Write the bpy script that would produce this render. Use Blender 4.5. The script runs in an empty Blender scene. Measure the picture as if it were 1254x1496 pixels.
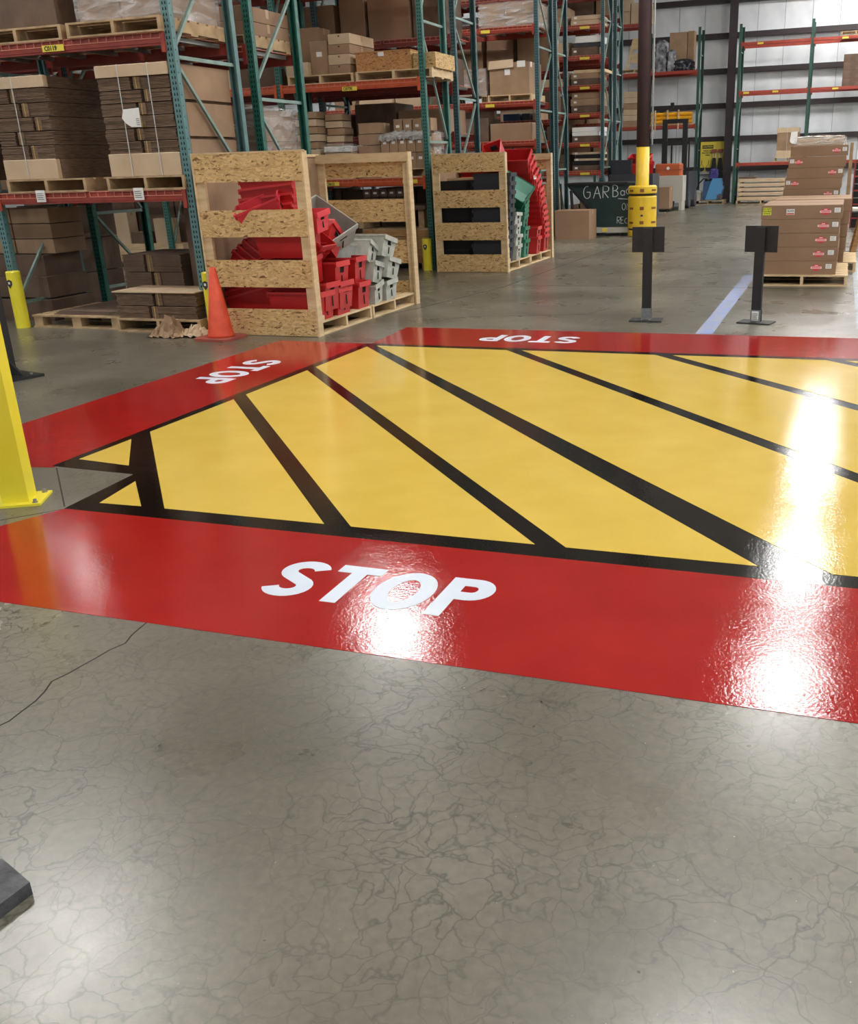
import bpy, math, random
from mathutils import Vector, Matrix, Euler
R = math.radians
random.seed(7)
col = bpy.context.scene.collection
sc = bpy.context.scene

# ------------------------------------------------------------------ camera
PITCH, ROLL, YAW = 0.354346861, 0.0300790647, -0.330433675
def cam_axes():
    cp, sp = math.cos(PITCH), math.sin(PITCH)
    f = Vector((math.sin(YAW)*cp, math.cos(YAW)*cp, -sp))
    r = Vector((math.cos(YAW), -math.sin(YAW), 0))
    d = f.cross(r)
    c, s = math.cos(ROLL), math.sin(ROLL)
    return c*r + s*d, -s*r + c*d, f
_r, _d, _f = cam_axes()
cd = bpy.data.cameras.new('camera')
cam = bpy.data.objects.new('camera', cd); col.objects.link(cam)
m = Matrix((_r, -_d, -_f)).transposed().to_4x4()
m.translation = Vector((0, 0, 1.56))
cam.matrix_world = m
cd.sensor_fit = 'HORIZONTAL'; cd.sensor_width = 36.0
cd.lens = 36.0*1387.95/1254.0
cd.shift_x = (627-751.47)/1254.0
cd.shift_y = (755.68-748)/1254.0
cd.clip_end = 200
sc.camera = cam

# ------------------------------------------------------------------ world, exposure
w = bpy.data.worlds.new('hall_light'); sc.world = w; w.use_nodes = True
w.node_tree.nodes['Background'].inputs[0].default_value = (0.93, 0.97, 1.0, 1)
w.node_tree.nodes['Background'].inputs[1].default_value = 0.33
sc.view_settings.view_transform = 'Standard'; sc.view_settings.look = 'None'
sc.view_settings.gamma = 1.0; sc.view_settings.use_curve_mapping = False
sc.view_settings.exposure = 0.8
LAMP = 42.0      # strength of the high bay lamps (built further down)

# ------------------------------------------------------------------ materials
def srgb(c):
    return tuple(((v/255.0)/12.92 if v/255.0 <= .04045 else (((v/255.0)+.055)/1.055)**2.4) for v in c) + (1,)
MATS = {}
def mat(name, c, rough=.6, metal=0, c2=None, scale=6, stretch=(1,1,1), bump=0, bscale=60, detail=4, lo=.35, hi=.65, spec=.5, coat=0, rvar=0):
    m = bpy.data.materials.new(name); m.use_nodes = True
    nt = m.node_tree; N = nt.nodes; L = nt.links; b = N['Principled BSDF']
    b.inputs['Base Color'].default_value = srgb(c); b.inputs['Roughness'].default_value = rough
    b.inputs['Metallic'].default_value = metal; b.inputs['Specular IOR Level'].default_value = spec
    b.inputs['Coat Weight'].default_value = coat; b.inputs['Coat Roughness'].default_value = .05
    if c2 or bump or rvar:
        tc = N.new('ShaderNodeTexCoord'); mp = N.new('ShaderNodeMapping'); mp.inputs['Scale'].default_value = stretch
        L.new(tc.outputs['Object'], mp.inputs[0])
    if c2 or rvar:
        n = N.new('ShaderNodeTexNoise'); n.inputs['Scale'].default_value = scale; n.inputs['Detail'].default_value = detail
        L.new(mp.outputs[0], n.inputs[0])
    if c2:
        r = N.new('ShaderNodeValToRGB'); r.color_ramp.elements[0].position = lo; r.color_ramp.elements[1].position = hi
        r.color_ramp.elements[0].color = srgb(c); r.color_ramp.elements[1].color = srgb(c2)
        L.new(n.outputs[0], r.inputs[0]); L.new(r.outputs[0], b.inputs['Base Color'])
    if rvar:
        mr = N.new('ShaderNodeMapRange'); mr.inputs[3].default_value = rough-rvar; mr.inputs[4].default_value = rough+rvar
        L.new(n.outputs[0], mr.inputs[0]); L.new(mr.outputs[0], b.inputs['Roughness'])
    if bump:
        n2 = N.new('ShaderNodeTexNoise'); n2.inputs['Scale'].default_value = bscale; n2.inputs['Detail'].default_value = 3
        L.new(tc.outputs['Object'], n2.inputs[0])
        bp = N.new('ShaderNodeBump'); bp.inputs['Strength'].default_value = 1; bp.inputs['Distance'].default_value = bump
        L.new(n2.outputs[0], bp.inputs['Height']); L.new(bp.outputs[0], b.inputs['Normal'])
    MATS[name] = m
    return m

card = mat('cardboard', (146,117,90), .75, c2=(164,134,104), scale=3)
card_l = mat('cardboard_light', (190,165,134), .75, c2=(202,178,148), scale=3)
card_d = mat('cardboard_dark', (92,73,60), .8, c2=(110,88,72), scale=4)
card_e = mat('cardboard_edges', (98,78,62), .85, c2=(132,106,84), scale=9, stretch=(1,1,14))
card_r = mat('cardboard_box_brown', (140,110,84), .75, c2=(150,120,94), scale=2)
tape_m = mat('packing_tape', (176,146,112), .3)
pine = mat('pine_board', (196,168,126), .7, c2=(216,190,150), scale=5, stretch=(1,1,4))
pine_d = mat('weathered_pallet_wood', (150,124,92), .8, c2=(186,158,120), scale=6)
pine_b = mat('brown_crate_wood', (150,110,66), .75, c2=(176,134,86), scale=6, stretch=(1,1,6))
blue_m = mat('faded_teal_steel', (84,122,124), .45, c2=(96,134,134), scale=12)
green_m = mat('green_steel', (30,92,80), .42, c2=(42,108,94), scale=12)
greend_m = mat('dark_green_steel', (34,72,62), .45, c2=(44,84,72), scale=12)
teal_m = mat('teal_green_steel', (52,106,98), .45, c2=(66,120,110), scale=12)
steelb_m = mat('grey_teal_steel', (56,88,94), .45, c2=(70,102,106), scale=12)
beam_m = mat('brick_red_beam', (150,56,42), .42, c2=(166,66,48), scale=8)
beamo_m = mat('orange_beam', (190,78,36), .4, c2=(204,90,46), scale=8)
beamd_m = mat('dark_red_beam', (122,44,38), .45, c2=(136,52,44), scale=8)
wire_m = mat('orange_wire', (206,128,106), .45)
galv_m = mat('galvanised_steel', (150,150,146), .4, .6)
brace_m = mat('brace_steel', (116,142,134), .45, c2=(132,156,148), scale=10)
slot_shadow_m = mat('slot_shadow', (16,24,26), .9)
yel_m = mat('yellow_paint', (234,218,48), .35, c2=(238,224,62), scale=5)
yelg_m = mat('yellow_plastic', (216,176,38), .4, c2=(224,188,52), scale=5)
black_m = mat('black_metal', (26,26,28), .5, c2=(32,32,34), scale=20)
charc_m = mat('charcoal_plastic', (52,54,60), .55)
grey_m = mat('grey_plate', (104,108,108), .5, c2=(124,128,128), scale=30)
rub_m = mat('scuffed_black_rubber', (58,58,62), .6, c2=(88,88,92), scale=18, bump=.003, bscale=60)
redt_m = mat('red_corrugated_plastic', (176,28,30), .38, c2=(188,36,36), scale=4)
redr_m = mat('red_tote_rim', (206,56,58), .4)
redp_m = mat('pink_red_plastic', (216,62,74), .4)
whit_t = mat('off_white_tote_plastic', (196,198,188), .45, c2=(176,178,168), scale=14)
grey_t = mat('grey_tote_plastic', (160,164,158), .45, c2=(176,178,172), scale=10)
green_t = mat('green_tote_plastic', (36,112,88), .4, c2=(46,126,98), scale=4)
mint_t = mat('mint_tote_lining', (196,240,226), .4)
dark_t = mat('dark_grey_tote_plastic', (44,46,54), .5)
blk_t = mat('black_tote_plastic', (18,18,22), .5)
cone_m = mat('orange_cone_rubber', (212,70,40), .5, c2=(224,84,50), scale=12)
coneb_m = mat('dirty_cone_base', (166,72,58), .7, c2=(140,84,72), scale=20)
brown_m = mat('brown_column_paint', (76,56,58), .5, c2=(84,62,62), scale=3)
girt_m = mat('dark_brown_girt', (50,40,42), .55)
white_m = mat('paper_white', (232,230,226), .6)
yl_m = mat('yellow_tag', (226,206,72), .5)
lime_m = mat('lime_label', (222,232,66), .5)
pink_m = mat('red_emblem', (206,62,70), .5)
pinkw_m = mat('emblem_band', (244,200,200), .5)
ink_m = mat('ink', (40,36,30), .7)
chalk_m = mat('chalk', (196,200,200), .9)
hop_m = mat('dark_green_hopper', (24,44,42), .5, c2=(30,52,50), scale=4)
tubey_m = mat('yellow_tube', (232,168,34), .4)
blue_p = mat('blue_plastic', (84,146,192), .4)
dblue_p = mat('dark_blue_plastic', (50,80,112), .45)
navy_p = mat('navy_cloth', (60,58,120), .8)
orange_m = mat('burnt_orange_case', (176,86,44), .5)
lg_m = mat('light_grey_panel', (176,172,162), .6)
joint_m = mat('joint_filler', (46,42,38), .8)
tapeb_m = mat('worn_blue_tape', (124,142,188), .5, c2=(150,150,156), scale=9, stretch=(1,1,1), lo=.4, hi=.7)
tapew_m = mat('worn_pale_tape', (150,162,176), .5, c2=(140,142,140), scale=7)
letter_m = mat('white_floor_lettering', (206,216,228), .35)
redfloor_m = None
ceil_m = mat('ceiling_panel', (236,236,234), .8)

def film():
    m = bpy.data.materials.new('stretch_film'); m.use_nodes = True
    nt = m.node_tree; N = nt.nodes; L = nt.links; out = N['Material Output']; b = N['Principled BSDF']
    b.inputs['Base Color'].default_value = (.78,.78,.78,1); b.inputs['Roughness'].default_value = .18
    t = N.new('ShaderNodeBsdfTransparent'); mx = N.new('ShaderNodeMixShader')
    tc = N.new('ShaderNodeTexCoord'); mp = N.new('ShaderNodeMapping'); mp.inputs['Scale'].default_value = (1,1,4)
    n = N.new('ShaderNodeTexNoise'); n.inputs['Scale'].default_value = 2.6; n.inputs['Detail'].default_value = 5; n.inputs['Distortion'].default_value = 1
    L.new(tc.outputs['Object'], mp.inputs[0]); L.new(mp.outputs[0], n.inputs[0])
    r = N.new('ShaderNodeValToRGB'); r.color_ramp.elements[0].position = .35; r.color_ramp.elements[1].position = .8
    r.color_ramp.elements[0].color = (.1,.1,.1,1); r.color_ramp.elements[1].color = (.6,.6,.6,1)
    L.new(n.outputs[0], r.inputs[0]); L.new(r.outputs[0], mx.inputs[0])
    bp = N.new('ShaderNodeBump'); bp.inputs['Distance'].default_value = .05; L.new(n.outputs[0], bp.inputs['Height']); L.new(bp.outputs[0], b.inputs['Normal'])
    L.new(t.outputs[0], mx.inputs[1]); L.new(b.outputs[0], mx.inputs[2]); L.new(mx.outputs[0], out.inputs[0])
    return m
film_m = film()
drape_m = mat('white_film', (176,174,172), .3, c2=(140,136,132), scale=14)

def osb():
    m = bpy.data.materials.new('oriented_strand_board'); m.use_nodes = True
    nt = m.node_tree; N = nt.nodes; L = nt.links; b = N['Principled BSDF']; b.inputs['Roughness'].default_value = .75
    tc = N.new('ShaderNodeTexCoord'); last = None
    for i, (rot, sc_, seedv) in enumerate([((0,R(25),0),(20,26,74),0),((0,R(-38),0),(24,26,84),7),((0,R(80),0),(18,26,70),13)]):
        mp = N.new('ShaderNodeMapping'); mp.inputs['Rotation'].default_value = rot; mp.inputs['Scale'].default_value = sc_; mp.inputs['Location'].default_value = (seedv,0,seedv)
        dn = N.new('ShaderNodeTexNoise'); dn.inputs['Scale'].default_value = 5; 
        v = N.new('ShaderNodeTexVoronoi'); v.inputs['Scale'].default_value = 1
        va = N.new('ShaderNodeVectorMath'); va.operation = 'MULTIPLY_ADD'; va.inputs[1].default_value = (.12,.12,.12)
        L.new(tc.outputs['Object'], dn.inputs[0]); L.new(dn.outputs['Color'], va.inputs[0]); L.new(tc.outputs['Object'], va.inputs[2])
        L.new(va.outputs[0], mp.inputs[0]); L.new(mp.outputs[0], v.inputs[0])
        s = N.new('ShaderNodeSeparateColor'); L.new(v.outputs['Color'], s.inputs[0])
        if last is None: last = s.outputs[0]
        else:
            gt = N.new('ShaderNodeMix'); gt.data_type = 'FLOAT'
            n3 = N.new('ShaderNodeTexNoise'); n3.inputs['Scale'].default_value = 9+i*3; L.new(tc.outputs['Object'], n3.inputs[0])
            st = N.new('ShaderNodeMath'); st.operation = 'GREATER_THAN'; st.inputs[1].default_value = .52
            L.new(n3.outputs[0], st.inputs[0]); L.new(st.outputs[0], gt.inputs[0]); L.new(last, gt.inputs[2]); L.new(s.outputs[i%3], gt.inputs[3])
            last = gt.outputs[0]
    r = N.new('ShaderNodeValToRGB'); e = r.color_ramp.elements
    e[0].position = 0; e[0].color = srgb((116,82,42)); e[1].position = 1; e[1].color = srgb((222,188,134))
    for p, c in ((.05,(140,104,60)),(.14,(186,150,98)),(.5,(202,168,114)),(.8,(212,178,124))):
        k = e.new(p); k.color = srgb(c)
    L.new(last, r.inputs[0]); L.new(r.outputs[0], b.inputs['Base Color'])
    return m
osb_m = osb()

def concrete():
    m = bpy.data.materials.new('polished_concrete'); m.use_nodes = True
    nt = m.node_tree; N = nt.nodes; L = nt.links; b = N['Principled BSDF']
    b.inputs['Specular IOR Level'].default_value = 1.0; tc = N.new('ShaderNodeTexCoord')
    def noise(s, d=4, dist=0, src=None):
        n = N.new('ShaderNodeTexNoise'); n.inputs['Scale'].default_value = s; n.inputs['Detail'].default_value = d; n.inputs['Distortion'].default_value = dist
        L.new(src or tc.outputs['Object'], n.inputs[0]); return n
    big = noise(.7, 6, 0); r = N.new('ShaderNodeValToRGB'); e = r.color_ramp.elements
    e[0].position = .3; e[0].color = srgb((86,83,70)); e[1].position = .72; e[1].color = srgb((128,125,111))
    k = e.new(.5); k.color = srgb((108,103,90)); L.new(big.outputs[0], r.inputs[0])
    fine = noise(38, 6); r2 = N.new('ShaderNodeValToRGB'); r2.color_ramp.elements[0].position = .3; r2.color_ramp.elements[1].position = .7
    r2.color_ramp.elements[0].color = (.8,.8,.8,1); r2.color_ramp.elements[1].color = (1.08,1.08,1.08,1); L.new(fine.outputs[0], r2.inputs[0])
    mul = N.new('ShaderNodeMix'); mul.data_type = 'RGBA'; mul.blend_type = 'MULTIPLY'; mul.inputs[0].default_value = 1
    L.new(r.outputs[0], mul.inputs[6]); L.new(r2.outputs[0], mul.inputs[7])
    # craze cracks
    last = mul.outputs[2]; 
    for scale, width, patch, amt in ((5.2,.022,1.1,.8),(13,.05,1.5,.7)):
        dn = noise(3.2, 5); va = N.new('ShaderNodeVectorMath'); va.operation = 'MULTIPLY_ADD'; va.inputs[1].default_value = (.42,.42,.42)
        L.new(dn.outputs['Color'], va.inputs[0]); L.new(tc.outputs['Object'], va.inputs[2])
        v = N.new('ShaderNodeTexVoronoi'); v.feature = 'DISTANCE_TO_EDGE'; v.inputs['Scale'].default_value = scale; L.new(va.outputs[0], v.inputs[0])
        mr = N.new('ShaderNodeMapRange'); mr.inputs[1].default_value = 0; mr.inputs[2].default_value = width; mr.inputs[3].default_value = 1; mr.inputs[4].default_value = 0
        L.new(v.outputs[0], mr.inputs[0])
        pn = noise(patch, 3); pr = N.new('ShaderNodeMapRange'); pr.inputs[1].default_value = .36; pr.inputs[2].default_value = .62; pr.inputs[3].default_value = 0; pr.inputs[4].default_value = amt
        L.new(pn.outputs[0], pr.inputs[0])
        mm = N.new('ShaderNodeMath'); mm.operation = 'MULTIPLY'; L.new(mr.outputs[0], mm.inputs[0]); L.new(pr.outputs[0], mm.inputs[1])
        mx = N.new('ShaderNodeMix'); mx.data_type = 'RGBA'; mx.inputs[7].default_value = srgb((34,30,26)); L.new(mm.outputs[0], mx.inputs[0]); L.new(last, mx.inputs[6]); last = mx.outputs[2]
    # pale and dark specks
    for s, lo, c in ((95,.75,(180,178,168)),(70,.73,(64,60,54))):
        sn = noise(s, 2); th = N.new('ShaderNodeMapRange'); th.inputs[1].default_value = lo; th.inputs[2].default_value = lo+.04; L.new(sn.outputs[0], th.inputs[0])
        mx = N.new('ShaderNodeMix'); mx.data_type = 'RGBA'; mx.inputs[7].default_value = srgb(c); L.new(th.outputs[0], mx.inputs[0]); L.new(last, mx.inputs[6]); last = mx.outputs[2]
    L.new(last, b.inputs['Base Color'])
    rn = noise(2.2, 4, 0); rr = N.new('ShaderNodeMapRange'); rr.inputs[1].default_value = .3; rr.inputs[2].default_value = .7; rr.inputs[3].default_value = .25; rr.inputs[4].default_value = .36
    L.new(rn.outputs[0], rr.inputs[0]); L.new(rr.outputs[0], b.inputs['Roughness'])
    bn = noise(3, 2); bp = N.new('ShaderNodeBump'); bp.inputs['Distance'].default_value = .0005; L.new(bn.outputs[0], bp.inputs['Height'])
    bn2 = noise(90, 3); bp2 = N.new('ShaderNodeBump'); bp2.inputs['Distance'].default_value = .00025; L.new(bn2.outputs[0], bp2.inputs['Height']); L.new(bp.outputs[0], bp2.inputs['Normal'])
    L.new(bp2.outputs[0], b.inputs['Normal'])
    return m
floor_m = concrete()

def paint(name, c, c2, rough, fine, coarse, scuff):
    m = bpy.data.materials.new(name); m.use_nodes = True
    nt = m.node_tree; N = nt.nodes; L = nt.links; b = N['Principled BSDF']
    tc = N.new('ShaderNodeTexCoord')
    n = N.new('ShaderNodeTexNoise'); n.inputs['Scale'].default_value = 2.5; n.inputs['Detail'].default_value = 5; L.new(tc.outputs['Object'], n.inputs[0])
    r = N.new('ShaderNodeValToRGB'); r.color_ramp.elements[0].position = .35; r.color_ramp.elements[1].position = .7
    r.color_ramp.elements[0].color = srgb(c); r.color_ramp.elements[1].color = srgb(c2); L.new(n.outputs[0], r.inputs[0])
    last = r.outputs[0]
    if scuff:
        mp = N.new('ShaderNodeMapping'); mp.inputs['Scale'].default_value = (4,11,1); mp.inputs['Rotation'].default_value = (0,0,R(12)); L.new(tc.outputs['Object'], mp.inputs[0])
        s = N.new('ShaderNodeTexNoise'); s.inputs['Scale'].default_value = 4; s.inputs['Detail'].default_value = 8; s.inputs['Roughness'].default_value = .75; s.inputs['Distortion'].default_value = 1.2; L.new(mp.outputs[0], s.inputs[0])
        th = N.new('ShaderNodeMapRange'); th.inputs[1].default_value = .66; th.inputs[2].default_value = .8; th.inputs[4].default_value = scuff; L.new(s.outputs[0], th.inputs[0])
        mx = N.new('ShaderNodeMix'); mx.data_type = 'RGBA'; mx.inputs[7].default_value = srgb((222,120,120)); L.new(th.outputs[0], mx.inputs[0]); L.new(last, mx.inputs[6]); last = mx.outputs[2]
    L.new(last, b.inputs['Base Color']); b.inputs['Roughness'].default_value = rough
    b1 = N.new('ShaderNodeTexNoise'); b1.inputs['Scale'].default_value = 85; b1.inputs['Detail'].default_value = 5; L.new(tc.outputs['Object'], b1.inputs[0])
    b2 = N.new('ShaderNodeTexNoise'); b2.inputs['Scale'].default_value = 7; b2.inputs['Detail'].default_value = 3; L.new(tc.outputs['Object'], b2.inputs[0])
    p1 = N.new('ShaderNodeBump'); p1.inputs['Distance'].default_value = fine; L.new(b1.outputs[0], p1.inputs['Height'])
    p2 = N.new('ShaderNodeBump'); p2.inputs['Distance'].default_value = coarse; L.new(b2.outputs[0], p2.inputs['Height']); L.new(p1.outputs[0], p2.inputs['Normal'])
    L.new(p2.outputs[0], b.inputs['Normal'])
    return m
redp = paint('glossy_red_floor_paint', (152,24,22), (164,30,28), .05, .0006, .001, .3)
yelp = paint('glossy_yellow_floor_paint', (210,178,76), (218,186,86), .05, .0005, .001, 0)
blkp = paint('glossy_black_floor_paint', (9,6,6), (16,11,10), .07, .0005, .001, 0)

# ------------------------------------------------------------------ helpers
ORG = {}
def thing(name, label, cat, loc=(0,0,0), group=None):
    o = bpy.data.objects.new(name, None); col.objects.link(o); o.location = loc; o.empty_display_size = .1
    o['label'] = label; o['category'] = cat
    if group: o['group'] = group
    ORG[o.name] = Vector(loc)
    return o
def tag(o, label, cat, group=None, kind=None):
    if label: o['label'] = label
    if cat: o['category'] = cat
    if group: o['group'] = group
    if kind: o['kind'] = kind
    return o
class MB:
    def __init__(s): s.v = []; s.f = []
    def add(s, vs, fs):
        n = len(s.v); s.v += [Vector(v) for v in vs]; s.f += [tuple(i+n for i in f) for f in fs]; return s
    def box(s, x0, x1, y0, y1, z0, z1, M=None):
        vs = [Vector((x,y,z)) for z in (z0,z1) for x,y in ((x0,y0),(x1,y0),(x1,y1),(x0,y1))]
        if M: vs = [M @ v for v in vs]
        return s.add(vs, [(0,3,2,1),(4,5,6,7),(0,1,5,4),(1,2,6,5),(2,3,7,6),(3,0,4,7)])
    def cbox(s, x0, x1, y0, y1, z0, z1, b=.006, M=None):   # box with chamfered vertical and top edges
        def ring(z, o): return [Vector((x,y,z)) for x,y in ((x0+b+o,y0+o),(x1-b-o,y0+o),(x1-o,y0+b+o),(x1-o,y1-b-o),(x1-b-o,y1-o),(x0+b+o,y1-o),(x0+o,y1-b-o),(x0+o,y0+b+o))]
        rs = [ring(z0,0), ring(z1-b,0), ring(z1,b*.8)]
        vs = sum(rs, []); 
        if M: vs = [M @ v for v in vs]
        fs = [tuple(reversed(range(8))), tuple(range(16,24))]
        for k in (0,1): fs += [(k*8+i, k*8+(i+1)%8, k*8+8+(i+1)%8, k*8+8+i) for i in range(8)]
        return s.add(vs, fs)
    def bar(s, p, q, w, h=None, up=(0,0,1)):                # rectangular bar between two points
        p, q = Vector(p), Vector(q); h = h or w; d = (q-p).normalized(); u = Vector(up)
        a = d.cross(u); 
        if a.length < 1e-4: a = d.cross(Vector((1,0,0)))
        a.normalize(); c = a.cross(d).normalized(); a *= w/2; c *= h/2
        vs = [p-a-c, p+a-c, p+a+c, p-a+c, q-a-c, q+a-c, q+a+c, q-a+c]
        return s.add(vs, [(0,1,2,3),(7,6,5,4),(0,4,5,1),(1,5,6,2),(2,6,7,3),(3,7,4,0)])
    def tube(s, pts, r, n=8, caps=True):
        pts = [Vector(p) for p in pts]; rs = r if isinstance(r, (list,tuple)) else [r]*len(pts); vs = []; fs = []
        for i, p in enumerate(pts):
            d = (pts[min(i+1,len(pts)-1)] - pts[max(i-1,0)]).normalized()
            a = d.cross(Vector((0,0,1)))
            if a.length < 1e-3: a = Vector((1,0,0))
            a.normalize(); c = a.cross(d).normalized()
            vs += [p + rs[i]*(math.cos(2*math.pi*k/n)*a + math.sin(2*math.pi*k/n)*c) for k in range(n)]
        for i in range(len(pts)-1): fs += [(i*n+k, i*n+(k+1)%n, (i+1)*n+(k+1)%n, (i+1)*n+k) for k in range(n)]
        if caps: fs += [tuple(reversed(range(n))), tuple(range((len(pts)-1)*n, len(pts)*n))]
        return s.add(vs, fs)
    def lathe(s, prof, c=(0,0), n=24):                       # prof: list of (radius, z)
        vs = []; fs = []
        for r, z in prof: vs += [Vector((c[0]+r*math.cos(2*math.pi*k/n), c[1]+r*math.sin(2*math.pi*k/n), z)) for k in range(n)]
        for i in range(len(prof)-1): fs += [(i*n+k, i*n+(k+1)%n, (i+1)*n+(k+1)%n, (i+1)*n+k) for k in range(n)]
        fs += [tuple(reversed(range(n))), tuple(range((len(prof)-1)*n, len(prof)*n))]
        return s.add(vs, fs)
    def prism(s, poly, z0, z1):                              # horizontal polygon
        n = len(poly); vs = [Vector((x,y,z0)) for x,y in poly] + [Vector((x,y,z1)) for x,y in poly]
        return s.add(vs, [tuple(reversed(range(n))), tuple(range(n,2*n))] + [(i,(i+1)%n,n+(i+1)%n,n+i) for i in range(n)])
    def prismy(s, poly, y0, y1):                             # polygon in XZ, extruded along Y
        n = len(poly); vs = [Vector((x,y0,z)) for x,z in poly] + [Vector((x,y1,z)) for x,z in poly]
        return s.add(vs, [tuple(range(n)), tuple(reversed(range(n,2*n)))] + [(i,n+i,n+(i+1)%n,(i+1)%n) for i in range(n)])
    def build(s, name, m, parent=None, smooth=False):
        me = bpy.data.meshes.new(name); o0 = ORG.get(parent.name, Vector()) if parent else Vector()
        me.from_pydata([v-o0 for v in s.v], [], s.f); me.materials.append(m)
        if smooth:
            for p in me.polygons: p.use_smooth = True
        o = bpy.data.objects.new(name, me); col.objects.link(o)
        if parent: o.parent = parent; ORG[o.name] = o0
        return o
def copy_tree(o, parent=None):
    c = o.copy(); col.objects.link(c); c.parent = parent; ORG[c.name] = ORG.get(o.name, Vector())
    for ch in list(o.children): copy_tree(ch, c)
    return c
def place(proto, loc, rot=(0,0,0), label=None, group=None, used={}):
    if proto.name in used: o = copy_tree(proto)
    else: used[proto.name] = 1; o = proto
    o.location = loc; o.rotation_euler = rot
    if label: o['label'] = label
    if group: o['group'] = group
    return o
def instance(src, name, parent, loc, rot=(0,0,0), scale=(1,1,1)):
    o = bpy.data.objects.new(name, src.data if hasattr(src,'data') else src); col.objects.link(o)
    o.parent = parent; o.location = Vector(loc)-ORG.get(parent.name, Vector()); o.rotation_euler = rot; o.scale = scale
    return o
def text(s, size, loc, rot, m, parent, name='lettering', bold=0, sx=1):
    c = bpy.data.curves.new(name, 'FONT'); c.body = s; c.size = size; c.align_x = 'CENTER'; c.align_y = 'CENTER'; c.extrude = .0006; c.offset = bold; c.resolution_u = 2
    c.materials.append(m); tmp = bpy.data.objects.new('tmp', c)
    me = bpy.data.meshes.new_from_object(tmp); bpy.data.objects.remove(tmp); me.name = name
    o = bpy.data.objects.new(name, me); col.objects.link(o); o.parent = parent; ORG[o.name] = ORG.get(parent.name, Vector())
    o.location = Vector(loc)-ORG.get(parent.name, Vector()); o.rotation_euler = rot; o.scale = (sx,1,1)
    return o
def ribbon(strokes, wdt, closed=()):                        # flat strokes -> list of quads (2D)
    polys = []
    for si, st in enumerate(strokes):
        cl = si in closed; n = len(st); L_, R_ = [], []
        for i, p in enumerate(st):
            a = st[(i-1) % n] if (cl or i > 0) else None; b = st[(i+1) % n] if (cl or i < n-1) else None
            d1 = (Vector(p)-Vector(a)).normalized() if a else None; d2 = (Vector(b)-Vector(p)).normalized() if b else None
            d = (d1+d2).normalized() if (d1 and d2) else (d1 or d2)
            nn = Vector((-d.y, d.x)); k = 1/max(.5, (nn.dot(Vector((-d1.y,d1.x))) if d1 and d2 else 1))
            L_.append(Vector(p)+nn*wdt/2*k); R_.append(Vector(p)-nn*wdt/2*k)
        for i in range(n if cl else n-1):
            j = (i+1) % n; polys.append([R_[i], R_[j], L_[j], L_[i]])
    return polys
def arc(cx, cy, rx, ry, a0, a1, n=12):
    return [(cx+rx*math.cos(R(a0+(a1-a0)*i/n)), cy+ry*math.sin(R(a0+(a1-a0)*i/n))) for i in range(n+1)]

# ================================================================== SETTING
fl_ = MB().box(-34, 16, -9, 42, -.2, 0).build('floor', floor_m); fl_['kind'] = 'structure'
ce = MB()
for i in range(25): ce.box(-34+i*2, -34+i*2+1.96, -9, 42, 9.2, 9.3)
ce.box(-34, 16, -9, 42, 9.3, 9.35)
ce = ce.build('ceiling', ceil_m); ce['kind'] = 'structure'
wall_m = mat('white_insulated_wall', (232,235,238), .5, c2=(208,212,216), scale=1.1, stretch=(1,1,.8), detail=6, bump=.02, bscale=1.4)
seam_m = mat('wall_seam', (132,134,138), .6)
def wall_panels(name, x0, x1, y, step=.95):
    base = MB().box(x0, x1, y+.02, y+.2, 0, 9.2).build(name, seam_m); base['kind'] = 'structure'
    pr = MB().box(0, step-.015, 0, .03, 0, 9.2).build('wall_panel', wall_m, base)
    n = int((x1-x0)/step); pr.location = (x0, y-.01, 0)
    for i in range(1, n):
        instance(pr, 'wall_panel', base, (x0+i*step, y-.01, 0))
    return base
wb = wall_panels('wall_back', -34, 16, 39.5)
wl = MB().box(-34.2, -34, -9, 42, 0, 9.2).build('wall_left', wall_m); wl['kind'] = 'structure'
# girts and building columns of the back wall
for z in (1.15, 2.22, 3.38, 4.56, 5.74, 6.9):
    g = MB().box(-34, 16, 39.28, 39.49, z-.02, z+.16).build('wall_girt', girt_m, wb)
for x in (-4.42, 3.6, -12.4):
    MB().box(x-.13, x+.13, 38.85, 38.88, 0, 9.2).box(x-.13, x+.13, 39.2, 39.23, 0, 9.2).box(x-.015, x+.015, 38.88, 39.2, 0, 9.2).build('wall_column', girt_m, wb)
# slab joints and the long crack
def strip(pts, wd, name, m, parent, z=.0012):
    b = MB()
    for q in ribbon([pts], wd): b.prism([(v.x,v.y) for v in q], -.001, z)
    return b.build(name, m, parent)
rnd = random.Random(3)
cr = [(-2.34+rnd.uniform(-.012,.012)+.02*math.sin(i*.8), .9+i*.0585) for i in range(30)]
strip(cr, .006, 'slab_crack', joint_m, fl_, .0006)
strip([(-4.2,4.13),(-3.64,3.58)], .008, 'slab_joint', joint_m, fl_)
strip([(-5.2,9.25),(-4.75,10.4),(-4.38,12.6),(-4.34,15.6),(-4.2,21)], .012, 'slab_joint', joint_m, fl_)
for y in (12.8, 18.9, 25, 31): strip([(-4.4,y),(6,y)], .012, 'slab_joint', joint_m, fl_)
strip([(-4.1,9.6),(-3.95,9.9),(-3.7,10),(-2.6,10.3),(-2.5,10.7)], .01, 'slab_crack', joint_m, fl_)
strip([(-3.62,3.55),(-4.2,2.9),(-5.4,1.8)], .006, 'slab_crack', joint_m, fl_, .0006)

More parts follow.
